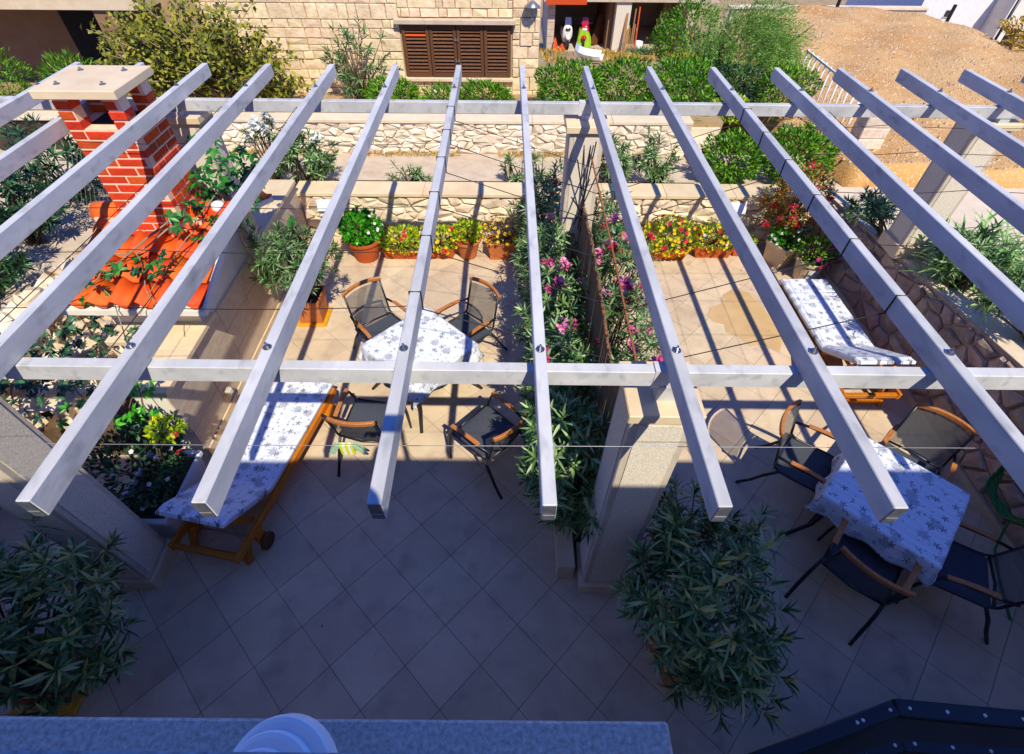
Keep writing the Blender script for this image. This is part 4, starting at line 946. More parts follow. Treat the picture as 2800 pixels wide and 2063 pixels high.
for k, y in enumerate((2.9, 3.8, 4.7, 5.7)):
    fl = [(('petal_pink', 9, .07), ('petal_magenta', 4, .06)), (('petal_magenta', 7, .065), ('petal_pink', 7, .07)), (('petal_pink', 10, .075), ('petal_red', 5, .06)), (('petal_red', 5, .04),)][k]
    oleander('oleander', hq[k], 'shrub', (.98, y, .19), (1.16, y, .98), (.36, .54, .66), 105, L=.14, W=.019, per=12, group='oleanders of the hedge between the terrace halves', flowers=fl, m='leaf_oleander_sun')
# reed screen
rs_ = thing('reed_screen', 'weathered reed screen standing in the hedge between the columns', 'screen', (.77, 3.5, .3))
m = MB()
for k in range(300):
    y = 1.99+k*.0118; x = .77+random.uniform(-.006, .006); zt = 1.86+.05*math.sin(y*2)+random.uniform(-.06, .05)-.06*(y-2)/3*0
    m.tube([(x, y, .3), (x+random.uniform(-.004, .004), y+random.uniform(-.004, .004), zt)], .005, 4)
build('reeds', m, 'reed', rs_, kind='stuff')
build('top_rope', MB().tube([(.77, 1.99+.15*k, 1.83+.03*math.sin(k*.9)) for k in range(24)], .013, 6), 'rope', rs_, smooth=True)
for z in (.7, 1.3): build('binding_wire', MB().tube([(.778, 1.99, z), (.778, 5.5, z)], .003, 4), 'wire', rs_)
tp = thing('cane_bundle', 'bundle of dark canes tied at the top of the reed screen by the far column', 'canes', (.77, 5.05, 1.5))
for k, (dx, dy, dz) in enumerate(((.06, .05, .75), (-.05, .1, .7), (.12, -.1, .6), (-.12, -.06, .62), (.02, .12, .8), (.2, -.3, .2), (-.16, -.2, .3))):
    build('cane', MB().tube([(.77-dx*.6, 5.0-dy*.6, 1.55), (.77+dx, 5.0+dy, 1.72+dz)], .007, 5), 'wire', tp)

# planter with white periwinkle and a vine by the left column
pw = thing('flower_planter', 'white-rimmed planter full of dark foliage and white periwinkle by the left column', 'planter', (-3.32, 2.45, 0))
box_pot(pw, -3.32, 2.44, .50, .74, .36, 'white_plastic', taper=.88)
bush(None, None, None, (-3.34, 2.44, .62), (.48, .60, .42), 2600, .06, .028, 'leaf_dark', base=(-3.32, 2.45, .32), thing_=pw, stems=6)
for p in ((-3.05, 2.42, .86), (-3.30, 2.22, .90), (-3.22, 2.06, .78), (-3.38, 2.02, .70), (-3.05, 2.2, .78), (-3.12, 2.06, .62), (-3.2, 1.98, .60), (-3.02, 2.55, .8), (-3.1, 2.62, .94), (-3.2, 2.4, .97), (-2.98, 2.3, .7)):
    an = np.arange(5)*2*math.pi/5+random.random(); leaves('flower', [p]*5, np.stack([np.cos(an), np.sin(an)*.8-.1, .3+np.sin(an)*.4], 1), [0, -.5, 1], .026, .03, 'petal_white', pw, droop=.05, fine=False)
bush(None, None, None, (-3.0, 2.62, .98), (.15, .12, .12), 160, .055, .04, 'leaf_lime', base=(-3.2, 2.5, .5), thing_=pw, stems=2, part='geranium')
flower_heads(pw, [(-2.88, 2.55, 1.0), (-2.86, 2.45, .9)], .02, 'petal_red', n=12, size=.022)

def creeper(name, lab, stems, spots, m, L, group=None, cat='creeper', sm='stem_pale', thing_=None):
    t = thing_ or thing(name, lab, cat, tuple(stems[0][0]), 0, group)
    for s in stems:
        pts = [np.array(p, float) for p in s]; q = []
        for a, c in zip(pts[:-1], pts[1:]):
            for k in range(4): q.append(a+(c-a)*k/4+rng.normal(size=3)*.012)
        q.append(pts[-1]); build('stem', MB().tube(q, [.009-.005*i/len(q) for i in range(len(q))], 5), sm, t, smooth=True)
    for (c, sp, k) in spots:
        for _ in range(k):
            p = np.array(c)+rng.normal(size=3)*np.array(sp); nrm = np.array([rng.normal()*.4, -.5+rng.normal()*.3, .9]); nrm /= np.linalg.norm(nrm)
            a = np.cross(nrm, rng.normal(size=3)); a /= np.linalg.norm(a); bb = np.cross(nrm, a)
            an = np.array([-1.9, -.95, 0, .95, 1.9]); D = a*np.cos(an)[:, None]+bb*np.sin(an)[:, None]; l = L*rng.uniform(.7, 1.2)*np.array([.6, .85, 1, .85, .6])
            leaves('leaf', np.repeat(p[None], 5, 0), D, nrm, l, l*.46, m, t, droop=.22, shape=((0, .1), (.5, 1), (1, 0)))
    return t
creeper('creeper', 'Virginia creeper straggling over the orange barbecue roof', [[(-3.13, 5.18, 1.79), (-3.18, 4.72, 2.01), (-3.41, 4.31, 1.89), (-3.81, 3.90, 1.71), (-4.09, 3.63, 1.56)], [(-3.13, 5.18, 1.69), (-3.00, 4.72, 2.04), (-3.13, 4.27, 1.83), (-3.29, 3.90, 1.69), (-3.41, 3.54, 1.51)], [(-3.18, 4.54, 1.97), (-3.54, 4.09, 1.79), (-3.36, 3.72, 1.65), (-3.18, 3.45, 1.42)], [(-4.09, 3.90, 1.69), (-3.72, 3.72, 1.60), (-3.54, 3.36, 1.33)], [(-3.27, 4.45, 1.98), (-3.63, 4.09, 1.80), (-4.00, 4.00, 1.79)]],
        [((-3.00, 5.04, 2.10), (.2, .2, .16), 44), ((-2.81, 5.08, 2.24), (.16, .14, .12), 22), ((-3.22, 4.81, 1.97), (.2, .14, .08), 18), ((-4.04, 3.72, 1.56), (.14, .08, .08), 10), ((-3.18, 4.29, 1.95), (.09, .09, .05), 9), ((-3.29, 3.92, 1.79), (.06, .1, .04), 8), ((-3.72, 3.90, 1.74), (.2, .12, .04), 7), ((-3.04, 4.72, 2.10), (.15, .12, .06), 8)], 'leaf_creeper', .10)
creeper('creeper', 'dark creeper hanging over the rock bank at the left edge', [[(-5.0, 4.0, 1.1), (-4.6, 3.6, 1.0), (-4.2, 3.2, .9), (-3.8, 2.9, .9)], [(-4.9, 3.3, 1.0), (-4.5, 2.9, 1.0), (-4.0, 2.6, 1.0)], [(-4.8, 4.3, 1.1), (-4.3, 3.8, .9), (-3.9, 3.5, .8)]],
        [((-4.4, 3.9, 1.0), (.22, .2, .1), 34), ((-4.5, 3.35, 1.1), (.28, .16, .08), 50), ((-4.55, 2.9, 1.15), (.22, .16, .1), 60), ((-4.0, 3.0, 1.0), (.18, .12, .08), 12), ((-3.85, 3.75, 1.05), (.12, .12, .06), 8)], 'leaf_dark', .085, sm='stem')
t = creeper('creeper', 'bright green vine climbing out of the planter beside the left column', [[(-3.5, 2.5, .5), (-3.5, 2.7, .9), (-3.35, 3.0, 1.1)], [(-3.4, 2.5, .5), (-3.2, 2.7, .95), (-3.3, 2.95, 1.2)]],
        [((-3.55, 2.72, 1.12), (.15, .12, .1), 34), ((-3.3, 2.98, 1.22), (.07, .06, .06), 8), ((-3.25, 2.72, 1.02), (.12, .08, .06), 8)], 'leaf_bright', .075, sm='stem')

# ================================================================== PLANTS BEYOND THE TERRACE
oleander('oleander', 'white-flowering oleander behind the far wall at the left', 'shrub', (-3.2, 7.6, .7), (-3.15, 7.62, 1.15), (.50, .34, .40), 90, L=.14, W=.024, group='oleanders along the path', flowers=(('petal_white', 9, .07),), m='leaf_oleander')
oleander('oleander', 'bare-stemmed white oleander in front of the dry-stone wall', 'shrub', (-3.75, 7.75, .7), (-3.6, 7.8, 1.35), (.36, .25, .34), 30, L=.12, W=.018, group='oleanders along the path', flowers=(('petal_white', 14, .09),), m='leaf_oleander_sun')
for lab, c, r_, n in (('low young oleander on the path edge left of the centre rafter', (-1.62, 7.60, .86), (.36, .14, .2), 24), ('thin young oleander just left of the far column', (.05, 7.66, .92), (.24, .16, .26), 18), ('thin young oleander between the rafter and the far column', (.42, 7.66, .92), (.20, .16, .26), 16)):
    oleander('oleander', lab, 'shrub', (c[0], c[1], .7), c, r_, n, L=.13, W=.018, m='leaf_oleander', group='oleanders along the path', per=10, stems=5)
oleander('oleander', 'leafy oleander behind the far wall just right of the far column', 'shrub', (1.55, 7.66, .7), (1.52, 7.68, 1.08), (.36, .26, .42), 55, L=.15, W=.022, group='oleanders along the path')
oleander('oleander', 'leafy oleander behind the far wall, second right of the far column', 'shrub', (2.25, 7.66, .7), (2.2, 7.68, 1.08), (.36, .26, .40), 50, L=.15, W=.022, group='oleanders along the path')
def hedge(lab, c, r_, n, group='rounded hedge bushes', m='leaf_hedge', L=.075, W=.026): return bush('hedge_bush', lab, 'bush', c, r_, n, L, W, m, group=group, lump=.34, stems=5)
hedge('rounded glossy green bush just beyond the far wall, left of the two', (3.42, 7.78, 1.08), (.56, .40, .40), 3400)
hedge('rounded glossy green bush by the white bar fence', (4.42, 7.85, 1.12), (.62, .46, .42), 4200)
hedge('clipped green bush beside the corner of the stone house', (.98, 9.55, 1.50), (.62, .55, .42), 3600)
hedge('clipped green bush in the middle of the row on the upper bench', (1.95, 9.60, 1.50), (.66, .55, .42), 3800)
hedge('clipped green bush with yellowish edge at the right of the upper row', (2.92, 9.62, 1.50), (.66, .58, .44), 3800)
hedge('dense green bush under the left part of the shuttered window', (-2.05, 9.62, 1.30), (.58, .40, .30), 3000, L=.1, W=.018)
hedge('green bush with white flowers under the middle of the shutters', (-1.2, 9.70, 1.2), (.42, .34, .24), 1500, L=.1, W=.018)
hedge('dense green bush under the right part of the shuttered window', (-.40, 9.70, 1.28), (.52, .38, .28), 2600, L=.1, W=.018)
t = [o for o in col.objects if o.name.startswith('hedge_bush') and o.type == 'EMPTY'][-2]; flower_heads(t, [(-1.0, 9.45, 1.6), (-.9, 9.4, 1.5), (-1.3, 9.4, 1.45)], .03, 'petal_white', n=8, size=.03)
oleander('oleander', 'tall thin oleander against the stone house left of the shutters', 'shrub', (-2.7, 9.9, 1.1), (-2.75, 9.95, 1.75), (.62, .22, .62), 60, L=.16, W=.024, m='leaf_oleander_sun', per=10)
ft = thing('fig_tree', 'sprawling yellow-green fig tree against the house at the upper left', 'tree', (-5.0, 9.6, 1.1))
A = []; Dd = []; m = MB(); m2 = MB()
for k in range(210):
    th = rng.uniform(.15, 2.95); rr = rng.uniform(.35, 1); tip = np.array([-5.25+1.95*math.cos(th)*rr**.7, 9.45+rng.normal()*.28, 1.25+1.6*math.sin(th)*rr+rng.uniform(-.15, .15)])
    b0 = np.array([-5.1+rng.normal()*.5, 9.65, 1.1]); mid = b0*.5+tip*.5+np.array([rng.normal()*.12, -.05, .12+rng.random()*.1])
    m.tube([b0, mid, tip], [.018, .011, .004], 5)
    for q in range(42):
        u = .35+.65*rng.random()**.8; p = (b0*(1-u)**2+2*mid*u*(1-u)+tip*u*u); A.append(p+rng.normal(size=3)*.055); Dd.append(rng.normal(size=3)+[0, -.3, .15])
build('trunk', m, 'stem_pale', ft, smooth=True)
leaves('foliage', A, Dd, unit(len(A))*.7+[0, -.5, .8], .09*rng.uniform(.6, 1.25, len(A)), .066, 'leaf_fig', ft, droop=.25, fine=False)
bush('bush', 'fine-leaved green bush at the upper left corner', 'bush', (-8.7, 9.3, 1.6), (.75, .5, .7), 2600, .09, .02, 'leaf_hedge', stems=3)
bush('bush', 'grassy green bush between the porch and the fig tree', 'bush', (-7.35, 9.35, 1.55), (.5, .4, .45), 1700, .10, .016, 'leaf_hedge', stems=3)
bush('bush', 'olive-coloured scrub behind the chimney', 'bush', (-6.2, 8.7, 1.35), (1.1, .35, .3), 1900, .07, .02, 'leaf_fig', stems=3)
for lab, c, r_ in (('dark oleander at the left edge, nearest above the rock bank', (-5.75, 4.5, 1.45), (.52, .5, .45)), ('dark oleander in the middle of the group left of the chimney', (-5.95, 5.5, 1.5), (.55, .5, .5)), ('dark oleander farthest back left of the chimney', (-6.1, 6.6, 1.5), (.65, .55, .5))):
    oleander('oleander', lab, 'shrub', (c[0], c[1], .98), c, r_, 95, L=.15, W=.024, m='leaf_dark', group='dark oleanders left of the chimney')
oleander('oleander', 'small oleander beside the column on the raised side terrace', 'shrub', (4.80, 5.75, side(5.7)), (4.66, 6.02, 1.27), (.34, .26, .20), 50, L=.14, W=.02, stems=3, m='leaf_oleander', group='plants on the raised side terrace')
t = thing('strap_leaved_plant', 'big light green plant with long strap leaves on the side terrace', 'plant', (5.25, 4.75, side(4.7)), 0, 'plants on the raised side terrace')
n = 520; d = unit(n); d[:, 2] = abs(d[:, 2])*.9+.15; og = np.array([5.3, 4.85, 1.2])+rng.normal(size=(n, 3))*[.20, .26, .12]
leaves('foliage', og, d, [0, 0, 1], rng.uniform(.3, .5, n), .034, 'leaf_strap', t, droop=.5); build('stem', MB().tube([(5.25, 4.8, side(4.7)), (5.3, 4.85, 1.4)], .02, 6), 'stem', t)
oleander('oleander', 'oleander leaning over the right wall, in the middle', 'shrub', (5.0, 4.6, side(4.6)), (4.88, 4.75, 1.5), (.34, .36, .26), 60, L=.15, W=.02, m='leaf_oleander', group='plants on the raised side terrace')
oleander('oleander', 'oleander at the right edge leaning over the stone wall', 'shrub', (5.1, 3.6, side(3.6)), (4.95, 3.75, 1.55), (.36, .36, .28), 70, L=.16, W=.022, m='leaf_oleander', group='plants on the raised side terrace')
# tamarisk
tm = thing('tamarisk_tree', 'feathery grey-green tamarisk tree above the hedge', 'tree', (4.3, 11.4, .6))
s = MB()
for k in range(9):
    a = k*.7; s.tube([(4.3, 11.5, .5), (4.3+.3*math.cos(a), 11.5+.2*math.sin(a), 1.0), (4.4+.9*math.cos(a), 11.5+.5*math.sin(a), 1.6), (4.5+1.2*math.cos(a), 11.4+.6*math.sin(a), 2.0)], [.05, .04, .025, .008], 6)
build('trunk', s, 'stem', tm, smooth=True)
pts = []; dr = []
for k in range(640):
    d = unit(1)[0]; d[2] = abs(d[2])*1.25-.5; p0 = np.array([4.45, 11.2, 1.55])+d*np.array([1.15, .55, 1.15])*rng.uniform(.3, 1); dd = np.array([d[0]+.25, -.5, .1+d[2]*.6])+rng.normal(size=3)*.3; dd /= np.linalg.norm(dd)
    for q in range(40):
        u = rng.random(); pts.append(p0+dd*u*.42+rng.normal(size=3)*.028*(1+u)-np.array([0, 0, .16*u*u])); dr.append(dd+rng.normal(size=3)*.5)
leaves('foliage', pts, dr, unit(len(pts)), .08, .012, 'leaf_tamarisk', tm, fine=False)
hedge('dark green bush under the tamarisk tree', (4.0, 10.6, 1.2), (.9, .5, .5), 2600, group='bushes round the tamarisk', m='leaf_dark')
hedge('mixed green and yellow bush beside the white bar fence', (5.05, 10.2, 1.25), (.6, .55, .45), 2600, group='bushes round the tamarisk')
hedge('light green bush left of the tamarisk beside the garage', (3.55, 12.2, 1.55), (.75, .5, .75), 3000, group='bushes round the tamarisk')
bush('bush', 'yellow-flowering scrub under the tamarisk', 'bush', (3.9, 9.7, 1.1), (.4, .3, .25), 700, .06, .03, 'leaf_lime', stems=3)
rm = thing('rosemary', 'upright light green rosemary bush in front of the garage', 'bush', (7.0, 25.5, yard(25.5)))
n = 60; A = []; Dd = []
for k in range(n):
    x = 7.1+rng.normal()*.55; y = 25.5+rng.normal()*.2; hgt = rng.uniform(.7, 1.7); tx = rng.normal()*.22
    for q in range(34): u = rng.random(); A.append((x+tx*u, y, yard(25.5)+hgt*u)); Dd.append((rng.normal()*.5, rng.normal()*.5, 1))
leaves('foliage', A, Dd, unit(len(A)), .15, .035, 'leaf_hedge', rm, fine=False)
build('stem', MB().tube([(7.0, 25.5, yard(25.5)), (7.1, 25.5, yard(25.5)+.8)], .03, 5), 'stem', rm)
bush('dry_bush', 'dry brown hedge with pale blossom at the upper right corner', 'bush', (14.4, 15.2, .75), (1.5, 1.9, .6), 3600, .13, .05, 'leaf_dry', stems=6)
# bare bushes scattered
wb = thing('weed', 'spiky low weed in front of the garage planks', 'weed', (5.6, 25.6, yard(25.6)))
n = 160; leaves('foliage', np.array([5.7, 25.6, yard(25.6)])+rng.normal(size=(n, 3))*[.35, .1, .02], unit(n)*[1, 1, .4]+[0, 0, .8], unit(n), .4, .05, 'leaf_oleander_sun', wb, fine=False)

# ================================================================== SMALL THINGS
# wires strung under the rafters
def wire(lab, pts, r=.0035, m='wire', group='dark wires strung under the pergola', sag=0, cat='wire'):
    q = []
    for a, c in zip(pts[:-1], pts[1:]):
        a = np.array(a, float); c = np.array(c, float)
        for k in range(8): u = k/8; q.append(a+(c-a)*u-np.array([0, 0, sag*4*u*(1-u)]))
    q.append(np.array(pts[-1], float))
    return tag(build('wire', MB().tube(q, r, 5), m, smooth=True), lab, cat, group)
vy = (2.18, 2.73, 3.27, 3.80, 4.30, 4.80)
NTH = ('nearest the camera', 'second from the camera', 'third from the camera', 'fourth from the camera', 'fifth from the camera', 'farthest from the camera')
for ky, y in enumerate(vy):
    for i in (-1, 3):
        x = rx(i, y); w_ = .031; z0, z1 = 2.752, 2.876
        tag(build('wire_loop', MB().tube([(x-w_, y, z0), (x-w_, y, z1), (x+w_, y, z1), (x+w_, y, z0), (x-w_, y, z0)], .005, 5), 'wire'), ('dark wire loop round the rafter left of the hedge, ' if i < 0 else 'dark wire loop round the rafter over the right lounger, ')+NTH[ky], 'wire loop', 'wire loops round the rafters')
        wire(('guy wire dropping to the reed screen from the left rafter, ' if i < 0 else 'guy wire dropping to the reed screen from the right rafter, ')+NTH[ky], [(x+(w_ if i < 0 else -w_), y, z0), (.82, y+.05, 2.24+.02*(y-2))], group='guy wires of the reed screen')
for ky, y in enumerate((2.2, 2.75, 3.3, 4.35)): wire('dark wire running across the left bay under the rafters, '+NTH[ky if ky < 3 else 5], [(-3.78, y, 2.745), (-2.45, y, 2.745), (-.52, y+.02, 2.745)], .0028, sag=.03, group='cross wires under the left bay')
for x in (-2.85, -2.12): wire('dark wire running lengthwise under the left bay, '+('left one' if x < -2.5 else 'right one'), [(x, 1.78, 2.70), (x+.03, 5.24, 2.70)], .0028, sag=.02, group='lengthwise wires under the left bay')
for ky, y in enumerate((2.9, 3.6, 4.25, 4.8)): wire('dark wire running across the right bay under the rafters, '+NTH[ky if ky < 3 else 5], [(2.15, y, 2.745), (3.4, y, 2.745), (5.4, y+.02, 2.745)], .0028, sag=.03, group='cross wires under the right bay')
for x in (3.05, 3.75, 4.4): wire('dark wire running lengthwise under the right bay, '+('left one' if x < 3.2 else 'middle one' if x < 4 else 'right one'), [(x, 1.78, 2.70), (x+.03, 5.24, 2.70)], .0028, sag=.02, group='lengthwise wires under the right bay')
wire('thin pale clothes line stretched across below the rafter ends', [(-4.2, 1.27, 2.74), (-1.2, 1.275, 2.73), (.16, 1.28, 2.735), (1.5, 1.285, 2.735), (5.2, 1.30, 2.74)], .0017, 'wire_light', 'clothes line', cat='clothes line')
wire('brown rope above the reed screen that the guy wires meet', [(.82, 1.95, 2.22), (.82, 3.4, 2.26), (.80, 5.1, 2.32)], .009, 'rope', 'ropes', cat='rope')
tl_ = lambda k: .35 if k in (0, 1) else (-.35 if k > 6 else 0)
for k in range(9):
    x = -.768+k*.0125; c = ('peg_green', 'peg_green', 'peg_yellow', 'peg_white', 'peg_yellow', 'peg_white', 'peg_yellow', 'peg_green', 'peg_green')[k]
    t = thing('clothes_peg', ('first', 'second', 'third', 'fourth', 'fifth', 'sixth', 'seventh', 'eighth', 'last')[k]+' clothes peg from the left on the line, '+c.split('_')[1]+(' and tilted' if tl_(k) else ''), 'peg', (x, 1.274, 2.73), 0, 'clothes pegs on the clothes line')
    tl = tl_(k)
    for s in (-1, 1): P('jaw', MB().bar((tl*.03, s*.006, .018), (-tl*.1, s*.009+.004, -.055), .013, .007, up=(0, 1, 0)), c, t, bevel=.002)
    P('spring', MB().tube([(-.007, 0, -.005), (.007, 0, -.005)], .006, 6), 'grey_metal', t)

# hose reel on the right wall
hz = thing('garden_hose', 'coiled green garden hose hanging on the right stone wall', 'hose', (4.64, 2.35, .55))
q = []
for k in range(150):
    a = k/150*2*math.pi*5; r_ = .235+.012*math.sin(k*1.3)+.008*(k//30); q.append((4.60-.013*(k//30)+.012*math.sin(a*2), 2.30+r_*math.cos(a), .56+r_*math.sin(a)))
build('coil', MB().tube(q, .0105, 7), 'hose', hz, smooth=True)
build('tail', MB().tube([(4.6, 2.2, .33), (4.58, 2.12, .18), (4.55, 2.02, .03), (4.45, 1.8, .012), (4.3, 1.4, .012)], .0105, 7), 'hose', hz, smooth=True)
build('hook', MB().tube([(4.71, 2.3, .82), (4.60, 2.3, .80), (4.56, 2.3, .84)], .012, 6), 'grey_metal', hz)

# black riveted bench frame below the facade
bb = thing('black_awning_frame', 'black metal frame with shiny rivets at the lower right corner', 'metal frame', (2.6, .4, .3))
for k, (dy, dz) in enumerate(((0, 0), (-.17, -.10))):
    z = .82+dz; a = (1.48, .34+dy, z-.10); c = (2.46, .62+dy, z); e = (3.7, .52+dy, z+.02)
    build('rail', MB().bar(a, c, .09, .05), 'black_metal', bb, bevel=.008); build('rail', MB().bar(c, e, .10, .05), 'black_metal', bb, bevel=.008)
    for (p0, p1, us) in ((a, c, (.72, .76, .95)), (c, e, (.06, .24, .42, .6))):
        for u in us:
            p = [p0[i]+(p1[i]-p0[i])*u for i in range(3)]; build('rivet', MB().lathe([(.011, 0), (.009, .005), (0, .007)], 10, (p[0], p[1], p[2]+.026)), 'white_plastic', bb)
build('panel', MB().add([(1.48, .30, .70), (2.46, .58, .78), (3.7, .48, .79), (3.7, .12, .68), (1.3, .10, .60)], [(0, 4, 3, 2, 1)]), 'black_metal', bb)
for x, y in ((1.56, .2), (2.45, .45), (3.5, .3)): build('leg', MB().bar((x, y, 0), (x, y, .72), .05, .05), 'black_metal', bb)
bk = thing('bucket', 'dark blue-grey bucket on the floor beside the end of the stone ledge', 'bucket', (.72, .33, 0))
build('shell', MB().lathe([(0, .01), (.15, .0), (.19, .30), (.20, .30), (.20, .32), (.18, .32), (.14, .02), (0, .02)], 28, (.72, .33, 0)), 'steel_cap', bk, smooth=True)
build('handle', MB().tube([(.53, .33, .31), (.56, .45, .36), (.72, .51, .38), (.88, .45, .36), (.91, .33, .31)], .006, 6), 'black_metal', bk)

# scooters in the shed
def scooter(x, y, lab, m, m2, rz, cover=False):
    t = thing('motor_scooter', lab, 'scooter', (x, y, gf+.03), rz, 'scooters in the garage')
    for yy in (-.62, .62):
        W = MB().lathe([(.10, -.05), (.20, -.05), (.245, -.03), (.255, 0), (.245, .03), (.20, .05), (.10, .05)], 20); W.v = [(z, yy+a, .255+b_) for a, b_, z in W.v]
        wv = P('wheel', W, 'rubber', t, smooth=True); H_ = MB().lathe([(0, -.052), (.13, -.052), (.13, .052), (0, .052)], 10); H_.v = [(z, yy+a, .255+b_) for a, b_, z in H_.v]; h = P('rim', H_, 'silver_paint', wv)
    def loft(rows, nm, mm):   # rows: (y,z,half width, half thickness)
        V = []; n = 10
        for yy, z, w2, th in rows:
            for k in range(n): a = 2*math.pi*k/n; V.append((w2*math.copysign(abs(math.cos(a))**.7, math.cos(a)), yy+th*math.sin(a), z))
        return P(nm, MB().add(V, [(i*n+k, i*n+(k+1) % n, (i+1)*n+(k+1) % n, (i+1)*n+k) for i in range(len(rows)-1) for k in range(n)]+[tuple(range(n))[::-1], tuple(range((len(rows)-1)*n, len(rows)*n))]), mm, t, smooth=True)
    loft(((-.70, .42, .07, .10), (-.68, .50, .13, .14), (-.62, .56, .11, .18), (-.55, .60, .06, .1)), 'fender', m)
    loft(((-.36, .30, .16, .05), (-.42, .50, .25, .06), (-.46, .72, .24, .08), (-.46, .88, .20, .09), (-.44, .98, .13, .07)), 'leg_shield', m)
    loft(((-.53, .74, .10, .03), (-.55, .80, .13, .03), (-.54, .87, .09, .02)), 'headlight', 'glass_dark' if m2 else 'white_paint')
    loft(((.1, .34, .16, .45), (.18, .5, .19, .48), (.25, .68, .18, .46), (.28, .74, .14, .42)), 'body', m); loft(((.26, .745, .14, .42), (.27, .80, .15, .40), (.28, .83, .1, .34)), 'seat', 'rubber')
    P('floor_board', MB().box(-.17, -.38, .26, .17, .1, .32), m, t, bevel=.02); P('fork', MB().tube([(0, -.62, .26), (0, -.50, .62), (0, -.40, 1.02)], .035, 8), 'silver_paint', t)
    P('handlebar', MB().tube([(-.34, -.34, 1.05), (-.14, -.42, 1.02), (0, -.44, 1.03), (.14, -.42, 1.02), (.34, -.34, 1.05)], .022, 8), 'rubber', t, smooth=True)
    for s in (-1, 1): P('mirror', MB().lathe([(0, 0), (.05, .0), (.055, .02), (0, .03)], 10, (s*.26, -.36, 1.2)), 'rubber', t)
    P('windscreen', MB().add([(-.16, -.5, .98), (.16, -.5, .98), (.13, -.42, 1.26), (-.13, -.42, 1.26), (-.16, -.485, .98), (.16, -.485, .98), (.13, -.405, 1.26), (-.13, -.405, 1.26)], [(0, 1, 2, 3), (7, 6, 5, 4), (0, 3, 7, 4), (1, 5, 6, 2), (3, 2, 6, 7)]), 'silver_paint' if not cover else m, t)
    if cover:
        cv = MB(); V = []; n = 14
        for j, (z, w2) in enumerate(((.02, .36), (.25, .34), (.48, .30), (.70, .22))):
            for k in range(n): a = math.pi*(k/(n-1)); V.append((w2*math.cos(a)+.03*math.sin(k*2+j), -.62-.16*math.sin(a)-.02*math.sin(k*3)+.2*(j/3), z+(.16*k/(n-1) if j == 3 else 0)))
        P('cover', MB().add(V, [(i*n+k, i*n+k+1, (i+1)*n+k+1, (i+1)*n+k) for i in range(3) for k in range(n-1)]), 'green_cloth', t, smooth=True)
    return t
scooter(2.55, 28.7, 'white scooter parked in the dark garage opening', 'white_paint', True, .12)
scooter(3.45, 28.7, 'red scooter with a lime green cover over its front wheel', 'red_paint', False, -.1, True)
tp_ = thing('tarp', 'orange-red tarpaulin heap beside the white scooter', 'tarp', (2.15, 28.0, gf)); V = []; n = 9
build('heap', MB().add([(1.95+.07*i, 27.95-.12*j, gf+.03+(.62-.05*i)*(1-j/4)*(.6+.4*math.sin(i*1.3+j))) for j in range(5) for i in range(n)], [(j*n+i, j*n+i+1, (j+1)*n+i+1, (j+1)*n+i) for j in range(4) for i in range(n-1)]), 'orange_paint', tp_)
for k in range(9):
    x = 5.12+k*.075; h = random.uniform(1.0, 1.9); mm = 'orange_paint' if k == 8 else 'wood_plank'
    o = build('plank', MB().bar((x, 27.35, yard(27.35)), (x+random.uniform(.02, .10), 27.75, gf+h), .055, .03), mm); tag(o, 'orange-painted plank at the right end of the leaning bundle' if k == 8 else 'weathered plank on the garage pillar, '+('leftmost', 'second from the left', 'third from the left', 'fourth from the left', 'fifth from the left', 'sixth from the left', 'third from the right', 'just left of the orange one')[k], 'plank', 'planks leaning on the garage pillar')
def bucket(x, y, lab):
    t = thing('bucket', lab, 'bucket', (x, y, yard(y))); build('shell', MB().lathe([(0, .01), (.15, 0), (.2, .42), (.18, .42), (.13, .02), (0, .02)], 18, (x, y, gf+.02)), 'white_paint', t, smooth=True)
    build('handle', MB().tube([(x-.2, y, gf+.42), (x, y-.2, gf+.34), (x+.2, y, gf+.42)], .008, 5), 'grey_metal', t)
bucket(5.98, 27.9, 'white bucket at the foot of the orange plank'); bucket(7.6, 26.9, 'white bucket behind the rosemary')
for k in range(3): tag(build('board', MB().bar((7.3+k*.25, 30.5, gf), (7.9+k*.2, 30.9, gf+1.7), .5, .03), 'concrete'), ('left', 'middle', 'right')[k]+' board leaning inside the right bay of the garage', 'board', 'boards leaning in the garage')
tag(build('board', MB().bar((4.1, 28.9, gf), (4.42, 29.2, gf+1.1), .06, .9), 'wood_dark'), 'dark board leaning on the garage partition', 'board')
dg = thing('dinghy', 'small white plastic dinghy lying open side towards the bushes', 'boat', (2.7, 22.6, yard(20.2)))
gy = yard(20.2); prof = []
for j, (yy, s, lift) in enumerate(((-.75, .62, .06), (-.35, .92, .0), (.1, 1, 0), (.5, .75, .1), (.8, .2, .3))):
    for k, (u, v) in enumerate(((-.42, .42), (-.40, .10), (-.2, 0), (.2, 0), (.40, .10), (.42, .42), (.36, .42), (.34, .13), (.16, .06), (-.16, .06), (-.34, .13), (-.36, .42))): prof.append((u*s, yy, v+lift))
M_ = Matrix.Translation((2.62, 20.2, gy+.12)) @ Matrix.Scale(.66, 4) @ Matrix.Rotation(R(62), 4, 'Z') @ Matrix.Rotation(R(32), 4, 'Y')
build('hull', MB().add([tuple(M_ @ Vector(p)) for p in prof], [(i*12+k, i*12+(k+1) % 12, (i+1)*12+(k+1) % 12, (i+1)*12+k) for i in range(4) for k in range(12)]+[tuple(range(12))[::-1]]), 'white_plastic', dg, smooth=False)
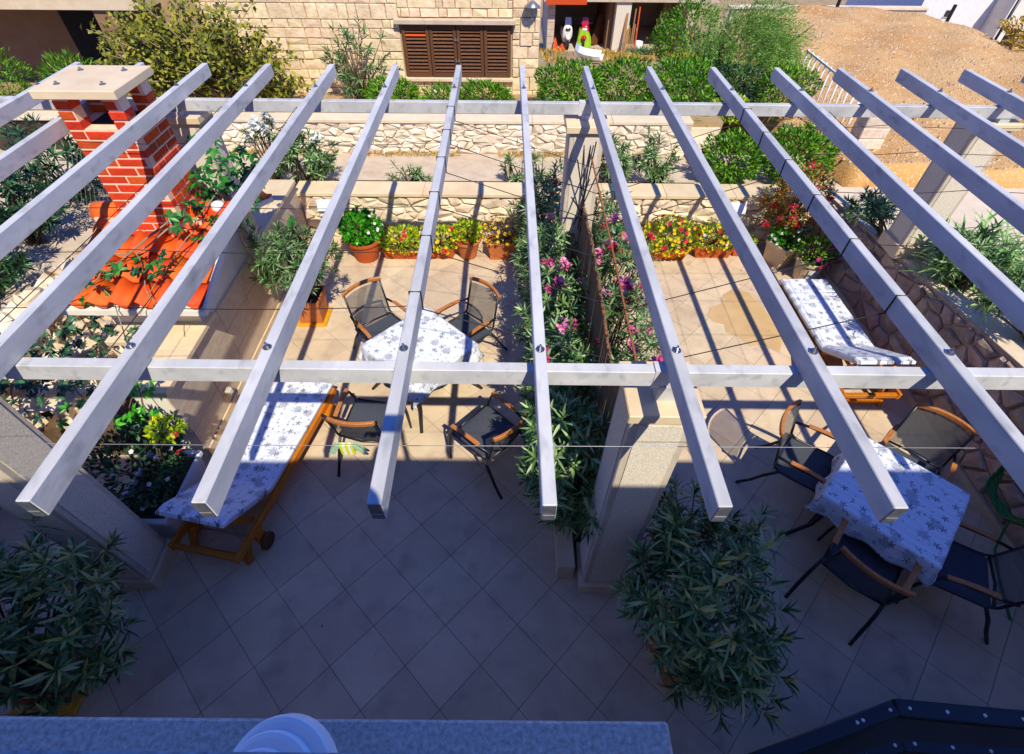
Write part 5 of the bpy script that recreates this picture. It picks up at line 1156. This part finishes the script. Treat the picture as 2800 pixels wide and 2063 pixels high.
build('thwart', MB().add([tuple(M_ @ Vector(p)) for p in ((-.36, 0, .3), (.36, 0, .3), (.36, .16, .3), (-.36, .16, .3), (-.36, 0, .33), (.36, 0, .33), (.36, .16, .33), (-.36, .16, .33))], [(0, 3, 2, 1), (4, 5, 6, 7), (0, 1, 5, 4), (1, 2, 6, 5), (2, 3, 7, 6), (3, 0, 4, 7)]), 'white_paint', dg)

# white bar fence by the hedge
bf = thing('bar_fence', 'white metal bar fence leading up beside the gravel lot', 'fence', (5.9, 9.8, .9))
for k in range(12):
    y = 8.75+k*.20; build('bar', MB().tube([(5.55, y, .78), (5.55, y, 1.72)], .014 if k > 1 else .022, 6), 'white_paint', bf, smooth=True)
for z in (.86, 1.68): build('rail', MB().box(5.537, 8.7, z-.015, 5.563, 11.0, z+.015), 'white_paint', bf)
gp = thing('gate_post', 'short stone gate post in shadow beside the white bar fence', 'post', (5.95, 8.55, .6))
for k in range(5): build('block', MB().box(5.62, 8.40, .62+k*.17, 6.05, 8.72, .785+k*.17), 'drystone', gp, bevel=.012)
# small stake on the lot
tag(build('stake', MB().tube([(7.2, 9.6, lot(9.6)), (7.26, 9.62, lot(9.6)+.34)], .012, 5), 'wood_dark'), 'thin dark stake standing in the gravel lot', 'stake')

# far right: white building, dark pole for a wall shadow, parked car
wbld = thing('white_building', 'low white building behind the gravel lot at the upper right', 'building', (19, 27, -3))
build('wall', MB().box(17.2, 26, -3.6, 20.2, 32, .3), 'white_paint', wbld); build('wall', MB().box(20.2, 26.4, -3.6, 26, 32, .1), 'white_plaster', wbld)
build('roof', MB().box(17.0, 25.9, .303, 20.3, 32.2, .45), 'roof_tile', wbld); build('roof', MB().box(20.303, 26.2, .103, 26.2, 32.2, .2), 'roof_tile', wbld)
wn = build('window', MB().box(18.35, 25.96, -1.0, 18.6, 26.02, -.78), 'glass_dark', wbld); build('frame', MB().box(18.3, 25.97, -1.05, 18.65, 26.01, -1.003), 'concrete', wn)
build('door', MB().box(21.2, 26.36, -3.5, 22.3, 26.41, -1.5), 'dark', wbld); build('buttress', MB().box(20.21, 25.0, -3.6, 20.6, 26.39, .05), 'white_plaster', wbld)
wl2 = thing('boundary_wall', 'grey boundary wall behind the crest of the gravel lot', 'wall', (15, 25, -3)); build('wall', MB().box(9, 25.2, -4, 17.0, 25.5, -.62), 'concrete', wl2); build('coping', MB().box(8.9, 25.15, -.617, 17.0, 25.55, -.55), 'concrete_light', wl2)
lpp = thing('lamp_post', 'slim dark lamp post in front of the white building', 'lamp post', (18.4, 22.5, -2)); build('pole', MB().tube([(18.3, 22.5, -2.6), (18.3, 22.5, .6)], .05, 8), 'black_metal', lpp, smooth=True); build('lantern', MB().lathe([(0, .0), (.16, .05), (.2, .3), (.05, .45), (0, .45)], 10, (18.3, 22.5, .55)), 'black_metal', lpp)  # dark pole built in place of a shadow on the white wall
for x, y in ((11.2, 21.3), (15.6, 21.8)): tag(build('bollard', MB().tube([(x, y, -1.4), (x, y, .85 if x < 12 else .25)], .06, 8), 'black_metal'), 'dark post behind the left end of the gravel crest' if x < 12 else 'dark post in front of the white building', 'post', 'dark posts behind the gravel lot')
pc = thing('parked_car', 'pale grey car showing only its roof behind the dry hedge', 'car', (18.6, 19.5, -1.2), R(20))
def loftx(rows, nm, mm):
    V = []; 
    for x, z0, z1, w2 in rows: V += [(x, -w2, z0), (x, w2, z0), (x, w2*.97, (z0+z1)/2), (x, w2*.86, z1), (x, -w2*.86, z1), (x, -w2*.97, (z0+z1)/2)]
    n = 6; return P(nm, MB().add(V, [(i*n+k, i*n+(k+1) % n, (i+1)*n+(k+1) % n, (i+1)*n+k) for i in range(len(rows)-1) for k in range(n)]+[tuple(range(n))[::-1], tuple(range((len(rows)-1)*n, len(rows)*n))]), mm, pc, smooth=True, bevel=.03)
loftx(((-2.0, .4, .75, .7), (-1.9, .3, .95, .82), (-.9, .28, 1.0, .86), (1.6, .28, 1.0, .86), (2.0, .35, .9, .8), (2.05, .45, .7, .72)), 'body', 'silver_paint')
loftx(((-1.0, .98, 1.0, .78), (-.4, .98, 1.38, .74), (.3, .98, 1.47, .72), (1.1, .98, 1.4, .74), (1.8, .98, 1.02, .76)), 'cabin', 'silver_paint')
for s in (-1, 1): P('window', MB().box(-.5, s*.735-.02, 1.05, 1.2, s*.735+.02, 1.34), 'glass_dark', pc)
P('windscreen', MB().add([(-1.02, -.66, 1.02), (-1.02, .66, 1.02), (-.45, .6, 1.37), (-.45, -.6, 1.37), (-.98, -.66, 1.02), (-.98, .66, 1.02), (-.41, .6, 1.37), (-.41, -.6, 1.37)], [(0, 3, 2, 1), (4, 5, 6, 7), (0, 1, 5, 4), (2, 3, 7, 6)]), 'glass_dark', pc)
for x in (-1.25, 1.25):
    for s in (-1, 1):
        W = MB().lathe([(0, -.1), (.3, -.1), (.33, -.05), (.33, .05), (.3, .1), (0, .1)], 18); W.v = [(x+a, s*.8+z, .33+b_) for a, b_, z in W.v]; P('wheel', W, 'rubber', pc)

# the person taking the picture, standing on the balcony: hands, phone and head shade one rafter
mat('skin', '#b98563', '#a8734f', scale=20, rough=.5); mat('hair', '#2b1c12', rough=.6); mat('shirt', '#7c8ea6', '#6c7e98', scale=30, rough=.9); mat('trousers', '#3a4256', rough=.9)
pn = thing('person', 'person on the balcony in a blue-grey shirt holding up a phone', 'person', (-.04, -.58, 3.05))
def skin(name, verts, edges, rad, m):
    me = bpy.data.meshes.new(name); me.from_pydata(verts, edges, []); o = bpy.data.objects.new(name, me); col.objects.link(o)
    md = o.modifiers.new('skin', 'SKIN'); md.use_smooth_shade = True; sub = o.modifiers.new('sub', 'SUBSURF'); sub.levels = 2; sub.render_levels = 2
    for i, r_ in enumerate(rad): me.skin_vertices[0].data[i].radius = (r_, r_) if not isinstance(r_, tuple) else r_
    me.skin_vertices[0].data[0].use_root = True; me.materials.append(MATS[m])
    o.parent = pn; o.matrix_parent_inverse = Matrix.Translation(-pn.location); return o
X = -.04
V = [(X, -.58, 3.96), (X, -.57, 4.15), (X, -.56, 4.34), (X, -.54, 4.46), (X, -.51, 4.55), (X, -.47, 4.64), (X, -.47, 4.73)]; Rd = [.125, .115, .125, .06, .052, (.078, .092), (.066, .078)]
E_ = [(0, 1), (1, 2), (2, 3), (3, 4), (4, 5), (5, 6)]
V.append((X, -.372, 4.635)); Rd.append(.016); E_.append((5, 7))                                   # nose
for s in (-1, 1):
    k = len(V); V += [(X+s*.17, -.55, 4.42), (X+s*.25, -.42, 4.19), (.0+s*.115, -.17, 4.46), (s*.098, -.075, 4.572)]; Rd += [.055, .042, .028, (.036, .018)]; E_ += [(2, k), (k, k+1), (k+1, k+2), (k+2, k+3)]
    for q, (dx, dy, dz) in enumerate(((-.012, .018, .045), (-.02, .02, .020), (-.022, .018, -.004), (-.018, .012, -.026))):
        j = len(V); V += [(s*.098+s*dx*.6, -.06, 4.575+dz*.8), (s*.098+s*dx*2.2, -.045, 4.578+dz)]; Rd += [.009, .0075]; E_ += [(k+3, j), (j, j+1)]
    j = len(V); V += [(s*.08, -.085, 4.60), (s*.055, -.075, 4.615)]; Rd += [.011, .009]; E_ += [(k+3, j), (j, j+1)]
    k = len(V); V += [(X+s*.095, -.58, 3.90), (X+s*.10, -.56, 3.52), (X+s*.10, -.60, 3.14), (X+s*.11, -.48, 3.085)]; Rd += [.085, .055, .038, .035]; E_ += [(0, k), (k, k+1), (k+1, k+2), (k+2, k+3)]
skin('body', V, E_, Rd, 'skin')
skin('shirt', [(X, -.58, 3.92), (X, -.57, 4.15), (X, -.56, 4.34), (X, -.545, 4.45), (X-.17, -.55, 4.42), (X-.23, -.46, 4.26), (X+.17, -.55, 4.42), (X+.23, -.46, 4.26)], [(0, 1), (1, 2), (2, 3), (2, 4), (4, 5), (2, 6), (6, 7)], [.145, .138, .15, .075, .075, .062, .075, .062], 'shirt')
skin('trousers', [(X, -.58, 3.96), (X-.095, -.58, 3.88), (X-.10, -.56, 3.52), (X-.10, -.60, 3.16), (X+.095, -.58, 3.88), (X+.10, -.56, 3.52), (X+.10, -.60, 3.16)], [(0, 1), (1, 2), (2, 3), (0, 4), (4, 5), (5, 6)], [.135, .10, .072, .058, .10, .072, .058], 'trousers')
m = MB(); n = 18
for i in range(9):
    for k in range(n):
        a = math.pi*.62*i/8; b_ = 2*math.pi*k/n; f_ = 1 if math.sin(b_) < .3 else .62
        m.v.append((X+.092*math.sin(a*f_)*math.cos(b_), -.482+.108*math.sin(a*f_)*math.sin(b_), 4.66+.125*math.cos(a*f_)))
m.f = [(i*n+k, i*n+(k+1) % n, (i+1)*n+(k+1) % n, (i+1)*n+k) for i in range(8) for k in range(n)]
build('hair', m, 'hair', pn, smooth=True)
for s in (-1, 1):
    build('ear', MB().lathe([(0, -.012), (.022, -.008), (.026, .006), (0, .012)], 10, (X+s*.084, -.475, 4.64)), 'skin', pn, smooth=True)
    build('eye', MB().lathe([(0, -.008), (.009, 0), (0, .008)], 8, (X+s*.03, -.388, 4.665)), 'white_plastic', pn, smooth=True)
    build('shoe', MB().box(X+s*.105-.045, -.66, 3.052, X+s*.105+.045, -.40, 3.11), 'rubber', pn, bevel=.02)
build('mouth', MB().bar((X-.024, -.386, 4.592), (X+.024, -.386, 4.592), .008, .008), 'terracotta', pn)
ph = thing('phone', 'black phone held up by the person on the balcony', 'phone', (0, -.03, 4.6))
m = MB().box(-.078, -.038, -.004, .078, .038, .004); Mx = Matrix.Translation((0, -.0235, 4.6259)) @ Matrix.Rotation(R(90-47.8), 4, 'X'); m.v = [tuple(Mx @ Vector(v)) for v in m.v]
build('case', m, 'black_metal', ph, bevel=.003)

# fallen leaves and petals on the terrace floor
n = 90; ox = rng.uniform(-2.9, 4.5, n); oy = rng.uniform(.4, 6.4, n); k = (ox < .3) | (ox > 1.3); ox, oy = ox[k], oy[k]; n = len(ox)
tag(leaves('leaf_litter', np.stack([ox, oy, np.full(n, .004)], 1), np.stack([rng.normal(size=n), rng.normal(size=n), np.zeros(n)], 1), [0, 0, 1], .028*rng.uniform(.4, 1.4, n), .012, 'leaf_dry', droop=.05, fine=False), 'dry leaf bits scattered on the terrace tiles', 'leaf litter', kind='stuff')
n = 46; pc_ = np.array([3.75, 6.25, .004])+rng.normal(size=(n, 3))*[.22, .26, 0]
tag(leaves('petal_litter', pc_, np.stack([rng.normal(size=n), rng.normal(size=n), np.zeros(n)], 1), [0, 0, 1], .022, .018, 'petal_magenta', droop=.05, fine=False), 'fallen pink petals on the tiles under the red shrub', 'petals', kind='stuff')
